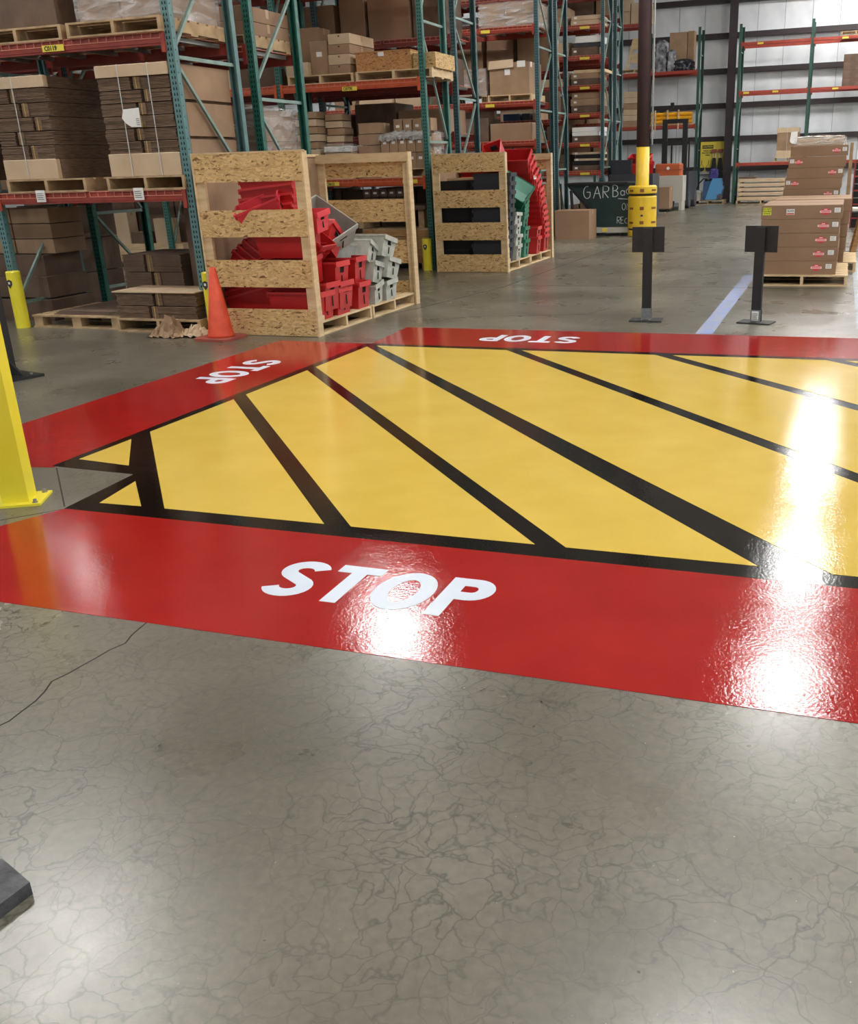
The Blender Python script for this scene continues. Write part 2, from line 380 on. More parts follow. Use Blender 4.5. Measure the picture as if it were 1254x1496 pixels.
# ------------------------------------------------------------------ floor markings
def band(poly, label, letters=None):
    cx = sum(p[0] for p in poly)/len(poly); cy = sum(p[1] for p in poly)/len(poly)
    b = thing('red_floor_band', label, 'floor marking', (cx,cy,0)); MB().prism(poly, 0, .0015).build('red_paint', redp, b)
    return b
def letter_polys(ch, W, H, T):
    t = T/2
    if ch == 'T': return [ribbon([[(0,H-t),(W,H-t)],[(W/2,0),(W/2,H-T)]], T)], 0
    if ch == 'O': return [ribbon([arc(W/2,H/2,W/2-t,H/2-t,0,352.5,46)], T, closed=(0,))], 0
    if ch == 'P': return [ribbon([[(t,0),(t,H)], [(T,H-t),(W*.55,H-t)] + arc(W*.55, H*.72, W*.45-t, H*.28-t, 90, -90, 14)[1:] + [(T,H*.44+t)]], T)], 0
    pts = arc(W/2, H*.72, W/2-t, H*.28-t, 18, 232, 16) + arc(W/2, H*.28, W/2-t, H*.28-t, 62, -162, 16)
    return [ribbon([pts], T)], 0
def stop_word(parent, origin, angle, H, total, T):
    W = {'S': .222, 'T': .215, 'O': .262, 'P': .215}; gap = .028; s = total/(sum(W.values())+3*gap); x = 0
    M = Matrix.Translation(Vector((origin[0], origin[1], 0))) @ Matrix.Rotation(angle, 4, 'Z')
    for ch in 'STOP':
        b = MB()
        for pol in letter_polys(ch, W[ch]*s, H, T)[0]:
            for q in pol: b.prism([((M @ Vector((v.x+x, v.y, 0))).x, (M @ Vector((v.x+x, v.y, 0))).y) for v in q], .0012, .0026)
        b.build('letter', letter_m, parent); x += (W[ch]+gap)*s
fb = band([(-3.61,3.565),(-4.05,2.58),(2.4,2.58),(2.4,3.565)], 'wide glossy red painted band nearest the camera with white STOP')
stop_word(fb, (-2.11,2.915), 0, .345, .935, .068)
lb = band([(-5.22,3.95),(-4.22,4.13),(-4.24,8.19),(-5.22,8.22)], 'red painted band running away along the left side of the yellow area')
stop_word(lb, (-4.93,7.27), R(-90), .345, .96, .068)
bb = band([(-4.2,8.17),(2.4,8.17),(2.4,9.2),(-4.27,9.17)], 'far red painted band behind the yellow area with upside down white STOP')
stop_word(bb, (-2.29,8.86), R(180), .345, .96, .068)
for o in lb.children:
    pass
hz = thing('hatched_floor_area', 'glossy yellow floor panels divided by black stripes between the red bands', 'floor marking', (-1.5,5.5,0))
MB().prism([(-3.62,3.555),(2.4,3.555),(2.4,8.2),(-4.26,8.2),(-4.25,4.15),(-3.66,4.13)], 0, .0018).build('black_stripes', blkp, hz)
panels = [[(-4.19,4.30),(-3.80,4.26),(-4.18,4.75)], [(-3.50,3.67),(-3.25,3.68),(-3.56,4.02)],
  [(-4.18,4.93),(-3.11,3.68),(-2.21,3.68),(-4.17,5.86)],
  [(-4.17,6.02),(-2.07,3.68),(-1.17,3.68),(-4.17,6.93)],
  [(-4.17,7.07),(-1.03,3.68),(-.22,3.68),(-4.17,8.04)],
  [(-4.10,8.1),(.07,3.67),(1.3,3.67),(-2.80,8.09)],
  [(-2.66,8.1),(1.45,3.67),(2.4,3.67),(2.4,4.15),(-1.45,8.09)],
  [(-1.30,8.1),(2.4,4.33),(2.4,5.7),(-.05,8.1)], [(.1,8.1),(2.4,5.88),(2.4,7.2),(1.45,8.1)]]
for p in panels: MB().prism(p, .0012, .003).build('yellow_panel', yelp, hz)
t1 = strip([(-1.19,9.22),(-1.2,11.2),(-1.22,14.3)], .16, 'blue_floor_tape', tapeb_m, None, .0008); tag(t1, 'worn blue tape stripe on the concrete between the two black stands', 'floor tape')
t2 = strip([(.24,9.7),(.2,17.6)], .1, 'pale_floor_tape', tapew_m, None, .0008); tag(t2, 'worn pale blue tape stripe right of the carton pallet', 'floor tape')

# ------------------------------------------------------------------ lamps under the ceiling (outside the frame), some added to brighten the back wall
emit = bpy.data.materials.new('lamp_lens'); emit.use_nodes = True
eb = emit.node_tree.nodes['Principled BSDF']; eb.inputs['Emission Color'].default_value = (1,.985,.96,1); eb.inputs['Emission Strength'].default_value = LAMP; eb.inputs['Base Color'].default_value = (.9,.9,.9,1)
def lamp_proto():
    t = thing('high_bay_lamp', 'rectangular high bay lamp under the ceiling, inferred and added ones alike', 'lamp', (0,0,0), 'high bay lamps')
    MB().cbox(-.6,.6,-.54,.54,0,.09).build('housing', white_m, t)
    b = MB()
    for x in (-.56,-.18,.2): b.box(x,x+.36,-.5,.5,-.02,0)
    b.build('lens', emit, t)
    for x,y in ((-.2,-.5),(-.2,.5),(.2,-.5),(.2,.5)): MB().tube([(x,y,.09),(x,y,1.0)], .006, 5).build('hanger', galv_m, t)
    return t
lp = lamp_proto()
for x in (-17.5,-8.8,-.4,3.8,8):  # column second from the right and the back row are added fill light
    for y in {-17.5: (-1,7.2,17.2,31.2,36.6), -8.8: (-1,7.2,17.2), -.4: (-1,7.2,17.0,23.0,31.2,36.6), 3.8: (12,17.2,23,27,31.2,36.6), 8: (-1,7.2,17.2,23,31.2,36.6)}[x]: place(lp, (x,y,8.2))

# ================================================================== PALLETS
def make_pallet(W=1.2, D=1.0, m=pine, block=False, name='pallet'):
    t = thing('wooden_pallet', '', 'pallet')
    n = 7; bw = D/n*.78; bd = MB().box(-W/2,W/2,-bw/2,bw/2,0,.018)
    src = bd.build('deck_board', m, t)
    for i in range(n):
        y = -D/2+bw/2+(D-bw)*i/(n-1)
        if i == 0: src.location = (0,y,.12)
        else: instance(src, 'deck_board', t, (0,y,.12))
    for i in (0,3,6):
        y = -D/2+bw/2+(D-bw)*i/(n-1); instance(src, 'bottom_board', t, (0,y,0))
    if block:
        s = MB().box(-.06,.06,-.06,.06,0,.102).build('block', m, t); first = True
        for x in (-W/2+.07,0,W/2-.07):
            for y in (-D/2+.07,0,D/2-.07):
                if first: s.location = (x,y,.018); first = False
                else: instance(s, 'block', t, (x,y,.018))
    else:
        s = MB().box(-.02,.02,-D/2,D/2,0,.102).build('stringer', m, t); s.location = (-W/2+.02,0,.018)
        for x in (0,W/2-.02): instance(s, 'stringer', t, (x,0,.018))
    return t
PAL = {'new': make_pallet(m=pine), 'old': make_pallet(m=pine_d), 'block': make_pallet(m=pine_d, block=True)}
PW = {'new':1.2,'old':1.2,'block':1.2}
def pallet(kind, x0, x1, y0, y1, z, label, rot=0, group=None):
    W, D = (x1-x0, y1-y0) if not rot else (y1-y0, x1-x0)
    o = place(PAL[kind], ((x0+x1)/2,(y0+y1)/2,z), (0,0,R(90) if rot else 0), label, group)
    o.scale = (W/1.2, D/1.0, 1)
    return o

# ================================================================== CARTONS
NTH = ('first','second','third','fourth','fifth','sixth','seventh','eighth','ninth')
def carton(x0, x1, y0, y1, z0, z1, label, m=card, group=None, name='carton', tape=True, flaps=False, sticker=None, rz=0, dot=False):
    cx, cy = (x0+x1)/2, (y0+y1)/2
    t = thing(name, label, 'box', (cx,cy,z0), group)
    hx, hy, h = (x1-x0)/2, (y1-y0)/2, z1-z0; ORG[t.name] = Vector()
    g = .003
    MB().cbox(-hx,hx,-hy,hy,0,h,.006).build('body', m, t)
    MB().box(-hx,hx,-.003,.003,h-.002,h+.0012).build('flap_seam', card_d, t)
    if tape: MB().box(-hx-.001,hx+.001,-.03,.03,h,h+.0016).box(hx,hx+.0016,-.03,.03,h-.09,h).box(-hx-.0016,-hx,-.03,.03,h-.09,h).build('tape', tape_m, t)
    if sticker:
        sx, sz, sw, sh = sticker; MB().box(sx-sw/2,sx+sw/2,-hy-.002,-hy,sz-sh/2,sz+sh/2).build('sticker', white_m, t)
    if dot: MB().box(-.012,.012,-hy-.002,-hy,h*.7,h*.7+.02).build('hand_hole_shade', ink_m, t)  # dark patch stands for the shaded hole; none is cut
    t.rotation_euler = (0,0,rz)
    return t
def plain(x0, x1, y0, y1, z0, z1, label, m, group=None, name='carton', cat='box'):   # tiny, far: one mesh
    o = MB().cbox(x0-(x0+x1)/2,x1-(x0+x1)/2,y0-(y0+y1)/2,y1-(y0+y1)/2,0,z1-z0,.01).build(name, m)
    o.location = ((x0+x1)/2,(y0+y1)/2,z0); return tag(o, label, cat, group)

def bale(x0, x1, y0, y1, z0, z1, nb, label, m=card_e, gap=True, boards=(0,0), straps=(), lay=.014, group=None, paper=None, sheet=False, board_x=None, side=None):
    t = thing('flat_carton_bale', label, 'cardboard', ((x0+x1)/2,(y0+y1)/2,z0), group)
    rr = random.Random(int(abs(x0*100)+z0*37)); zz = z0
    b0, b1 = boards
    if b0: zz += b0; MB().cbox(x0-.01,(board_x or x1)+.01,y0-.015,y0+.05,z0,z0+b0-.004).build('end_board', card_l, t); MB().box(x0,x1,y0+.05,y1,z0,z0+b0-.004).build('bundle', m, t)
    ztop = z1-b1
    hb = (ztop-zz)/nb
    for k in range(nb):
        n = max(3, int(hb/lay)); b = MB(); gx = (x0+x1)/2 + (rr.uniform(-.14,.14)); o = rr.uniform(-.012,.012)
        for i in range(n):
            a, c = zz+k*hb+i*(hb-.006)/n, zz+k*hb+(i+1)*(hb-.006)/n-.003
            j = rr.uniform(-.006,.006)
            if gap:
                b.box(x0+o+j,gx-.02,y0+j,y0+.25,a,c); b.box(gx+.02,x1+o+j,y0+j+(.012 if k%2 else 0),y0+.25,a,c)
                b.box(x0+o+j,x1+o+j,y0+.25,y1+j,a,c)
            else: b.box(x0+o+j,x1+o+j,y0+j,y1+j,a,c)
        b.box(x0+.01,x1-.01,y0+.012 if not gap else y0+.1,y1-.01,zz+k*hb,zz+(k+1)*hb-.004)
        b.build('bundle', m, t)
        if gap:
            MB().box(gx+.022,gx+.1,y0-.004,y0+.01,zz+k*hb+.004,zz+(k+1)*hb-.008).build('folded_edge', card_e, t)
            MB().box(gx+.056,gx+.0595,y0-.012,y0-.004,zz+k*hb,zz+(k+1)*hb-.006).build('twine', tapey_m, t)
    if b1: MB().cbox(x0-.01,x1+.01,y0-.02,y0+.05,z1-b1,z1).build('end_board', card_l, t); MB().box(x0,x1,y0+.05,y1,z1-b1,z1-.004).build('bundle', m, t)
    for s in straps: MB().box(s-.004,s+.004,y0-.024,y0-.02,z0,z1).box(s-.004,s+.004,y0-.024,y1,z1,z1+.003).build('strap', chalk_m, t)
    if paper:
        pa, pb, pc, pd = paper; pt = MB().prismy([(pa+.03,pd),(pb,pd+.01),(pb,pc),(pa+.1,pc+.005),(pa+.04,pc+.04),(pa,pc+.09)], y0-.032, y0-.028).build('paper_tag', white_m, t)
        for q in range(4): MB().box(pb-.05,pb-.01,y0-.034,y0-.032,pc+.02+q*.018,pc+.026+q*.018).build('print_line', grey_m, pt)
    if sheet: MB().box(x0-.02,x1+.02,y0-.03,y1,z1,z1+.012).build('top_sheet', card_l, t)
    if side:
        for q in range(side): MB().box(x1+.014,x1+.03,y0+.06,y1-.02,z0+.02+(z1-z0)*q/side,z0+(z1-z0)*(q+1)/side-.01).build('side_sheet', card, t)
    return t
tapey_m = mat('pale_twine', (206,176,96), .6)

def wrapped(x0, x1, y0, y1, z0, z1, label, m=card, cols=2, rows=2, group=None, lump=.02, inner='carton_layer'):
    t = thing('stretch_wrapped_load', label, 'wrapped load', ((x0+x1)/2,(y0+y1)/2,z0), group)
    for i in range(cols):
        for k in range(rows):
            xa = x0+(x1-x0)*i/cols; xb = x0+(x1-x0)*(i+1)/cols-.006; za = z0+(z1-z0)*k/rows; zb = z0+(z1-z0)*(k+1)/rows-.005
            MB().cbox(xa+.004,xb,y0,y1,za,zb,.006).build(inner, m, t)
    rr = random.Random(int(abs(x0)*31+z1*17)); n = 9; b = MB(); e = .012   # film: wrinkled skin
    def P(u, v, s):
        z = z0+(z1+e-z0)*v + 0; o = e+rr.uniform(0,lump)
        if s == 0: return (x0-e+(x1-x0+2*e)*u, y0-o, z)
        if s == 1: return (x1+o, y0-e+(y1-y0+2*e)*u, z)
        if s == 2: return (x1+e-(x1-x0+2*e)*u, y1+o, z)
        if s == 3: return (x0-o, y1+e-(y1-y0+2*e)*u, z)
        return (x0-e+(x1-x0+2*e)*u, y0-e+(y1-y0+2*e)*v, z1+o)
    for s in range(5):
        g = [[P(i/n, j/n, s) for i in range(n+1)] for j in range(n+1)]; base = sum(g, [])
        b.add(base, [(j*(n+1)+i, j*(n+1)+i+1, (j+1)*(n+1)+i+1, (j+1)*(n+1)+i) for j in range(n) for i in range(n)])
    b.build('stretch_film', film_m, t, smooth=False)
    return t

# ================================================================== RACKS
def slot_shades_mesh(h, wd):  # dark quads on the post face in place of shaded holes
    b = MB()
    n = int(h/.05)
    for i in range(n):
        z = .1+i*.05
        for x in (-.024,.008):
            b.add([(x,-.0012,z),(x+.016,-.0012,z),(x+.013,-.0012,z+.026),(x+.003,-.0012,z+.026)], [(0,1,2,3)])
        if i % 2 == 0: b.add([(wd/2+.0012,.02,z),(wd/2+.0012,.03,z),(wd/2+.0012,.03,z+.012),(wd/2+.0012,.02,z+.012)], [(0,1,2,3)])
    return b
RH = 6.6
post_cache = {}
def rack(name_label, x_right, bays, pitch, y0, y1, levels, pm, bm, h=RH, hor=(.25,1.45,2.65,3.86,5.06,6.2), diag=None, detail=2, deck=True, lv_bays=None, tags=(), guard=False, rear=True, both=True):
    t = thing('pallet_rack', name_label, 'rack', (x_right,y0,0))
    key = (pm.name, h, y1-y0)
    w2 = .045
    for b in range(bays+1):
        x = x_right-.05-b*pitch
        for yy, flip in ((y0, 1), (y1, -1)):
            if ('p',)+key not in post_cache:
                q = MB()  # open C section column
                q.box(-w2,w2,0,.004,0,h).box(-w2,-w2+.004,.004,.07,0,h).box(w2-.004,w2,.004,.07,0,h).box(-w2,-w2+.02,.066,.07,0,h).box(w2-.02,w2,.066,.07,0,h)
                q.box(-.08,.08,-.02,.09,0,.01)
                post_cache[('p',)+key] = q.build('post', pm, t); p = post_cache[('p',)+key]; p.location = Vector((x,yy,0))-ORG[t.name]; p.data.transform(Matrix.Translation(ORG[t.name]))
            else: p = instance(post_cache[('p',)+key], 'post', t, (x,yy,0))
            if flip < 0: p.rotation_euler = (0,0,R(180))
            if detail and (detail > 1 or b < 2):
                if ('s',)+key not in post_cache:
                    s = slot_shades_mesh(h, .09).build('slot_shades', slot_shadow_m, p); s.data.transform(Matrix.Translation(ORG[p.name])); s['kind'] = 'stuff'; post_cache[('s',)+key] = s
                else:
                    s = bpy.data.objects.new('slot_shades', post_cache[('s',)+key].data); s['kind'] = 'stuff'; col.objects.link(s); s.parent = p
            if b == 0 and flip == -1: pass
        # braces in the Y-Z plane
        for z in hor:
            if z < h: MB().bar((x,y0+.06,z),(x,y1-.06,z),.03,.035).build('brace', brace_m, t)
        dd = diag or [(hor[i] if i%2 else hor[i+1], hor[i+1] if i%2 else hor[i]) for i in range(len(hor)-1)]
        for za, zb in dd:
            if max(za,zb) < h+.3: MB().bar((x,y0+.06,za),(x,y1-.06,zb),.03,.03).build('brace', brace_m, t)
    for b in range(bays):
        xr = x_right-.1-b*pitch; xl = x_right-.05-(b+1)*pitch+.05
        for z in (levels if not lv_bays else lv_bays[b]):
            for yy, s in ((y0,-1),(y1,1)):
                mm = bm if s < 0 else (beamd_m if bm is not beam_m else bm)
                q = MB().box(xl,xr,min(yy,yy-s*.045),max(yy,yy-s*.045),z-.105,z).box(xl,xr,min(yy,yy+s*.012),max(yy,yy+s*.012),z-.05,z-.105 if 0 else z-.085)
                bo = q.build('beam', mm, t)
                MB().box(xl-.012,xl+.03,min(yy,yy+s*.02),max(yy,yy+s*.02),z-.17,z+.03).build('beam_connector', mm, bo)
                MB().box(xr-.03,xr+.012,min(yy,yy+s*.02),max(yy,yy+s*.02),z-.17,z+.03).build('beam_connector', mm, bo)
            if deck:
                q = MB(); half = (xr-xl)/2
                for hh in (0,1):
                    a, c = xl+hh*half+.03, xl+(hh+1)*half-.03; n = 11
                    for i in range(n+1):
                        x = a+(c-a)*i/n; q.box(x-.003,x+.003,y0-.018,y1+.01,z+.002,z+.008); q.box(x-.003,x+.003,y0-.02,y0-.014,z-.045,z+.008)
                    for yy in [y0+(y1-y0)*j/6 for j in range(7)]: q.box(a,c,yy-.003,yy+.003,z+.008,z+.013)
                    q.box(a,c,y0-.022,y0-.016,z-.048,z-.04).box(a,c,y0-.022,y0-.016,z+.002,z+.01)
                dk = q.build('wire_deck', wire_m, t); dk['kind'] = 'stuff'
                q = MB()
                for i in range(6): x = xl+.12+(xr-xl-.24)*i/5; q.box(x-.03,x+.03,y0+.05,y1-.05,z-.04,z)
                q.build('deck_channels', galv_m, t)
    for (x, z, wd, txt, mt) in tags:
        MB().box(x-wd/2,x+wd/2,y0-.026,y0-.022,z-.03,z+.03).build('beam_tag', mt, t)
        if txt: text(txt, .058, (x-.03,y0-.028,z-.002), (R(90),0,0), ink_m, t, bold=.0015)
    if guard:
        pass
    return t
LV = (1.42,2.86,4.3,5.75)
A = rack('faded teal pallet rack at left foreground with red beams and flat carton bales', -6.3, 2, 2.53, 8.65, 9.75, LV, blue_m, beam_m, diag=[(.3,1.4),(2.6,1.5),(2.72,3.86),(5.0,3.9),(5.1,6.2)], tags=[(-7.72,2.80,.27,'C0119',yl_m),(-6.95,1.37,.001,'',white_m)])
for x in (-8.22,-6.95):   # folded paper notices on the lower beam
    MB().box(x-.06,x+.06,8.614,8.62,1.335,1.455).build('paper_notice', white_m, A)
    for i in range(4): MB().box(x-.045,x+.04-.01*(i%2),8.611,8.614,1.36+i*.02,1.364+i*.02).build('print_line', ink_m, A)
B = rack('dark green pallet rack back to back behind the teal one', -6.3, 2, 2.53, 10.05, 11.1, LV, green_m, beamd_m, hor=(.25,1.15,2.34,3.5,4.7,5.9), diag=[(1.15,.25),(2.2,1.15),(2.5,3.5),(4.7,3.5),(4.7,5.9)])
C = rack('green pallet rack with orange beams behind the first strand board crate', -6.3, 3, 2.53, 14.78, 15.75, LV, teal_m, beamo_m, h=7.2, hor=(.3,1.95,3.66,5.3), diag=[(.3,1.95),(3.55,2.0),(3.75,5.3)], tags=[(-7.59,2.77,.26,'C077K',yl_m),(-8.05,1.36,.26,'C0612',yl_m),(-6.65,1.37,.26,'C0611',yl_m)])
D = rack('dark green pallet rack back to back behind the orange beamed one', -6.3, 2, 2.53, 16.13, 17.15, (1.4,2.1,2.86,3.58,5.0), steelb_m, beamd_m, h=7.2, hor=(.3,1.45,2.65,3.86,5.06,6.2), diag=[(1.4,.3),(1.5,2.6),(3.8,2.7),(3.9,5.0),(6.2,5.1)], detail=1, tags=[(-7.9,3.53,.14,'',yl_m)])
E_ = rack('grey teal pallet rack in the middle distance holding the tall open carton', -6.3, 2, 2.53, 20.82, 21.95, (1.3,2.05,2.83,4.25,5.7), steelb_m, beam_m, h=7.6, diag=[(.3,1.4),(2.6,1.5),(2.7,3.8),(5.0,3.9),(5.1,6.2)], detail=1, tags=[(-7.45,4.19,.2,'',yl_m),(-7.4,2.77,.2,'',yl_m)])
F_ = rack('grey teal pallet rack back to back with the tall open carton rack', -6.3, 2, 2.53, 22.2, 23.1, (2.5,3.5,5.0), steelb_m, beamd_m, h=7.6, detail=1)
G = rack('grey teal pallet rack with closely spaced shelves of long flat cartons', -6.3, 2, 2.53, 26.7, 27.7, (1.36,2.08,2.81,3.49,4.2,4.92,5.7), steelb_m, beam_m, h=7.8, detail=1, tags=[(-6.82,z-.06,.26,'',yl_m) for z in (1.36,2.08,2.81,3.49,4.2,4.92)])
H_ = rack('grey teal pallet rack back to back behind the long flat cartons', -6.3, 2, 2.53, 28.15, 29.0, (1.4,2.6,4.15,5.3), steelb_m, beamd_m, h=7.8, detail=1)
W1 = rack('far green rack on the back wall left of the dark wall column', -5.36, 3, 1.9, 37.5, 38.5, (2.78,4.58,6.2), greend_m, beam_m, h=5.95, hor=(.3,1.9,3.5,5.1), detail=0, deck=False, lv_bays=[(2.78,4.58),(2.78,4.58,6.2),(2.78,4.58,6.2)])
W2 = rack('far green rack on the back wall right of the dark wall column', .9, 2, 2.42, 37.5, 38.5, (1.42,3.8,5.36), greend_m, beam_m, h=5.95, hor=(.3,1.9,3.5,5.1), detail=0, deck=False, tags=[(-3.3,5.3,.2,'',yl_m),(-3.7,3.74,.2,'',yl_m),(-2.7,3.74,.2,'',yl_m),(-.5,5.3,.2,'',yl_m),(-.7,3.74,.2,'',yl_m)])

# post guards (yellow) with a small shield mark
def post_guard(x, y, h, label, r=.075):
    t = thing('post_guard', label, 'bollard', (x,y,0))
    b = MB().lathe([(r,0),(r,h-.01),(r-.01,h)], (x,y), 20).build('sleeve', yel_m, t, smooth=False)
    MB().prismy([(x-.03,h-.1),(x,h-.085),(x+.03,h-.1),(x+.03,h-.14),(x,h-.18),(x-.03,h-.14)], y-r-.003, y-r+.02).build('shield_mark', charc_m, t)
    MB().prismy([(x-.012,h-.11),(x+.012,h-.11),(x+.012,h-.135),(x-.012,h-.135)], y-r-.005, y-r-.003).build('shield_centre', white_m, t)
    return t
post_guard(-8.72, 8.52, .62, 'tall yellow post guard at the left end of the foreground rack')
post_guard(-6.215, 8.57, .62, 'yellow post guard squeezed beside the first strand board crate', .06)
post_guard(-6.38, 14.66, .5, 'yellow post guard left of the second strand board crate')
post_guard(-8.87, 14.66, .52, 'yellow post guard seen deep under the foreground rack')

# ------------------------------------------------------------------ contents of the foreground rack (A)
pallet('old', -8.65,-7.6, 8.62,9.7, 1.43, 'pallet under the left carton bale on the lower red beam')
pallet('old', -7.33,-6.37, 8.62,9.7, 1.43, 'pallet under the right carton bale on the lower red beam')
bale(-8.66,-7.95,8.66,9.68,1.57,2.57,5,'tall dark flat carton bale on the lower red beam at the left frame edge', boards=(.2,.11), straps=(-8.35,), board_x=-7.97)
bale(-7.27,-6.42,8.66,9.66,1.57,2.61,6,'tall flat carton bale with white paper tag next to the teal post', boards=(.22,.11), straps=(-7.0,-6.64), paper=(-7.02,-6.8,2.03,2.2), side=3)
bale(-9.75,-9.0,8.66,9.68,1.57,2.5,5,'flat carton bale at the far left end of the lower red beam', boards=(.2,0))
pallet('old', -8.75,-7.58, 8.62,9.65, 2.87, 'weathered pallet on the upper red beam at the left frame edge')
pallet('old', -7.5,-6.38, 8.6,9.65, 2.87, 'weathered pallet on the upper red beam beside the teal post')
pallet('old', -10.2,-8.95, 8.62,9.65, 2.87, 'weathered pallet on the upper red beam beyond the left frame edge')
carton(-8.72,-7.72,8.75,9.6,3.01,3.7,'dark brown carton on the upper red beam at the top left corner', card_d, sticker=(.3,.42,.1,.1))
wrapped(-7.45,-6.42,8.75,9.62,3.01,3.85,'film wrapped brown carton load on the upper red beam behind the teal post', card_r)
# floor level
pallet('block', -8.6,-7.4, 8.55,9.6, 0, 'block pallet on the floor right of the tall yellow post guard')
pallet('old', -7.36,-6.3, 8.45,9.5, 0, 'low pallet on the floor left of the orange cone')
MBs = MB()
for k in range(3): MBs.box(-8.35+.02*k,-7.42,8.62+.02*k,9.55,.139+k*.012,.149+k*.012)
tag(MBs.build('cardboard_sheets', card_d), 'few dark flat cardboard sheets lying on the block pallet', 'cardboard')
bale(-7.62,-6.85,9.0,9.72,.19,.76,3,'dark carton bale behind the low bale under the foreground rack', m=card_d)
tag(MB().box(-7.55,-6.88,9.05,9.65,.14,.188).build('bale_underlay', pine_d), 'flat wooden board under the dark rear carton bale', 'board')
bale(-7.36,-6.36,8.5,9.0,.14,.41,2,'low carton bale with a pale top sheet beside the orange cone', sheet=True)
for i,(z,lab) in enumerate(((.0,'bottom'),(.26,'middle'),(.50,'top'))):
    carton(-10.0+.05*i,-8.72-.05*i,9.0+.05*i,9.7,z+(.0 if i else 0),z+.24,'%s wide brown carton of the low pile left of the rear teal post' % lab, card_d, tape=False)
for r_ in range(3):
    for c_ in range(2):
        carton(-9.86+c_*.58,-9.3+c_*.58,9.2,9.72,.75+r_*.17,.91+r_*.17,'%s brown bundle in the %s column behind the white tagged post' % (('lowest','middle','topmost')[r_],('left','right')[c_]), card, tape=False)
# B row
pallet('old', -8.2,-6.42, 10.15,11.05, 2.87, 'pallet under the long brown cartons on the dark green rack')
carton(-8.3,-6.42,10.15,11.05,3.01,3.14,'lower long brown carton on the dark green rack', card_r)
carton(-8.3,-6.42,10.15,11.05,3.145,3.29,'upper long brown carton on the dark green rack', card_r)
pallet('old', -7.6,-6.42, 10.15,11.05, 1.43, 'pallet under the film wrapped load on the dark green rack')
wrapped(-7.6,-6.44,10.15,11.02,1.57,2.25,'film wrapped load between the teal and dark green posts', card_r, rows=2, lump=.05)
for i in range(3):  # invented dark piles that keep the gaps under the rack dark
    carton(-10.2+i*.02,-9.28,10.2,10.95,i*.42,i*.42+.41,'dark carton pile added for shade on the floor behind the rear teal post, %s carton' % ('bottom','middle','top')[i], card_d, tape=False)
    carton(-7.35+i*.02,-6.7,10.2,10.95,i*.42,i*.42+.41,'dark carton pile added for shade on the floor left of the first crate, %s carton' % ('bottom','middle','top')[i], card_d, tape=False)
plain(-6.8,-6.42,9.1,9.68,.15,1.25,'tall dark wrapped bale under the foreground rack beside the crate', card_d, name='flat_carton_bale', cat='cardboard')

# ------------------------------------------------------------------ C row contents
pallet('new', -8.74,-7.56, 14.85,15.7, 2.87, 'pallet under the six tan cartons on the orange beam')
carton(-8.75,-8.35,14.85,15.25,3.01,3.2,'small tan carton on the orange beam left of the dark green post', card_l)
carton(-8.34,-8.02,14.95,15.6,3.01,3.5,'tall tan carton with a white sticker on the orange beam', card, sticker=(0,.3,.1,.07))
carton(-8.75,-8.36,15.3,15.72,3.01,3.75,'large brown carton behind the small tan one on the orange beam', card_r)
for k,(z0,z1) in enumerate(((3.01,3.13),(3.135,3.28),(3.285,3.42),(3.425,3.57))):
    carton(-7.98+.01*k,-7.6+.01*k,14.85,15.7,z0,z1,'tan carton in the short stack left of the strand board box, %s' % ('lowest','second from bottom','third from bottom','topmost')[k], card_l if k%2 else card, dot=True)
pallet('new', -7.5,-6.2, 14.82,15.7, 2.87, 'pallet under the strand board box on the orange beam')
t = thing('strand_board_box', 'reddish strand board box on the orange beam', 'crate', (-6.85,15.2,3.01))
osb_r = osb_m.copy(); osb_r.name = 'reddish_strand_board'
for e in osb_r.node_tree.nodes:
    if e.type == 'VALTORGB':
        for k in e.color_ramp.elements: k.color = (k.color[0]*.82, k.color[1]*.6, k.color[2]*.5, 1)
MB().box(-7.49,-6.56,14.85,14.87,3.01,3.27).build('long_panel', osb_r, t); MB().box(-7.49,-6.56,15.66,15.68,3.01,3.27).build('long_panel', osb_r, t)
MB().box(-6.58,-6.56,14.87,15.66,3.01,3.27).build('end_panel', osb_m, t)
MB().box(-7.49,-7.47,14.87,15.66,3.01,3.27).build('end_panel', osb_r, t)
MB().box(-7.5,-6.55,14.84,15.69,3.27,3.285).build('lid', osb_r, t)
MB().box(-7.1,-7.0,14.838,14.842,3.21,3.27).build('sticker', white_m, t)
carton(-6.54,-6.16,14.9,15.7,3.01,3.23,'strand coloured carton beyond the green post on the orange beam', osb_m, tape=False)
# C mid level 1.42
def tray_stack(x0, x1, y0, y1, z0, n, h, who, m=card):
    for i in range(n):
        j = random.uniform(-.02,.02)
        carton(x0+j,x1+j,y0,y1,z0+i*h,z0+i*h+h-.014,'%s, %s' % (who, ord_(i,n)), m if i%2 else card_l, tape=False)
def ord_(i, n):
    names = ['lowest','second from bottom','third from bottom','fourth from bottom','fifth from bottom','sixth from bottom','seventh from bottom','eighth from bottom','ninth from bottom','tenth from bottom','eleventh from bottom','twelfth from bottom','thirteenth from bottom','fourteenth from bottom']
    return 'topmost' if i == n-1 else names[i]
pallet('new', -8.75,-7.7, 14.85,15.65, 1.43, 'pallet under the tan tray stacks above the first crate')
tray_stack(-8.7,-8.3,14.9,15.25,1.57,8,.115,'shallow tan carton in the tall left tray stack above the crate')
tray_stack(-8.27,-7.95,15.13,15.45,1.57,8,.11,'shallow brown carton in the second tray stack above the crate',card)
for k in range(5):
    carton(-7.66+.01*k,-7.24,15.0,15.4,1.43+k*.17,1.43+k*.17+.16,'brown carton in the middle stack under the orange beam, %s' % ord_(k,5), card)
pallet('new', -7.18,-6.4, 14.84,15.65, 1.43, 'pallet under the film wrapped tray cartons by the green post')
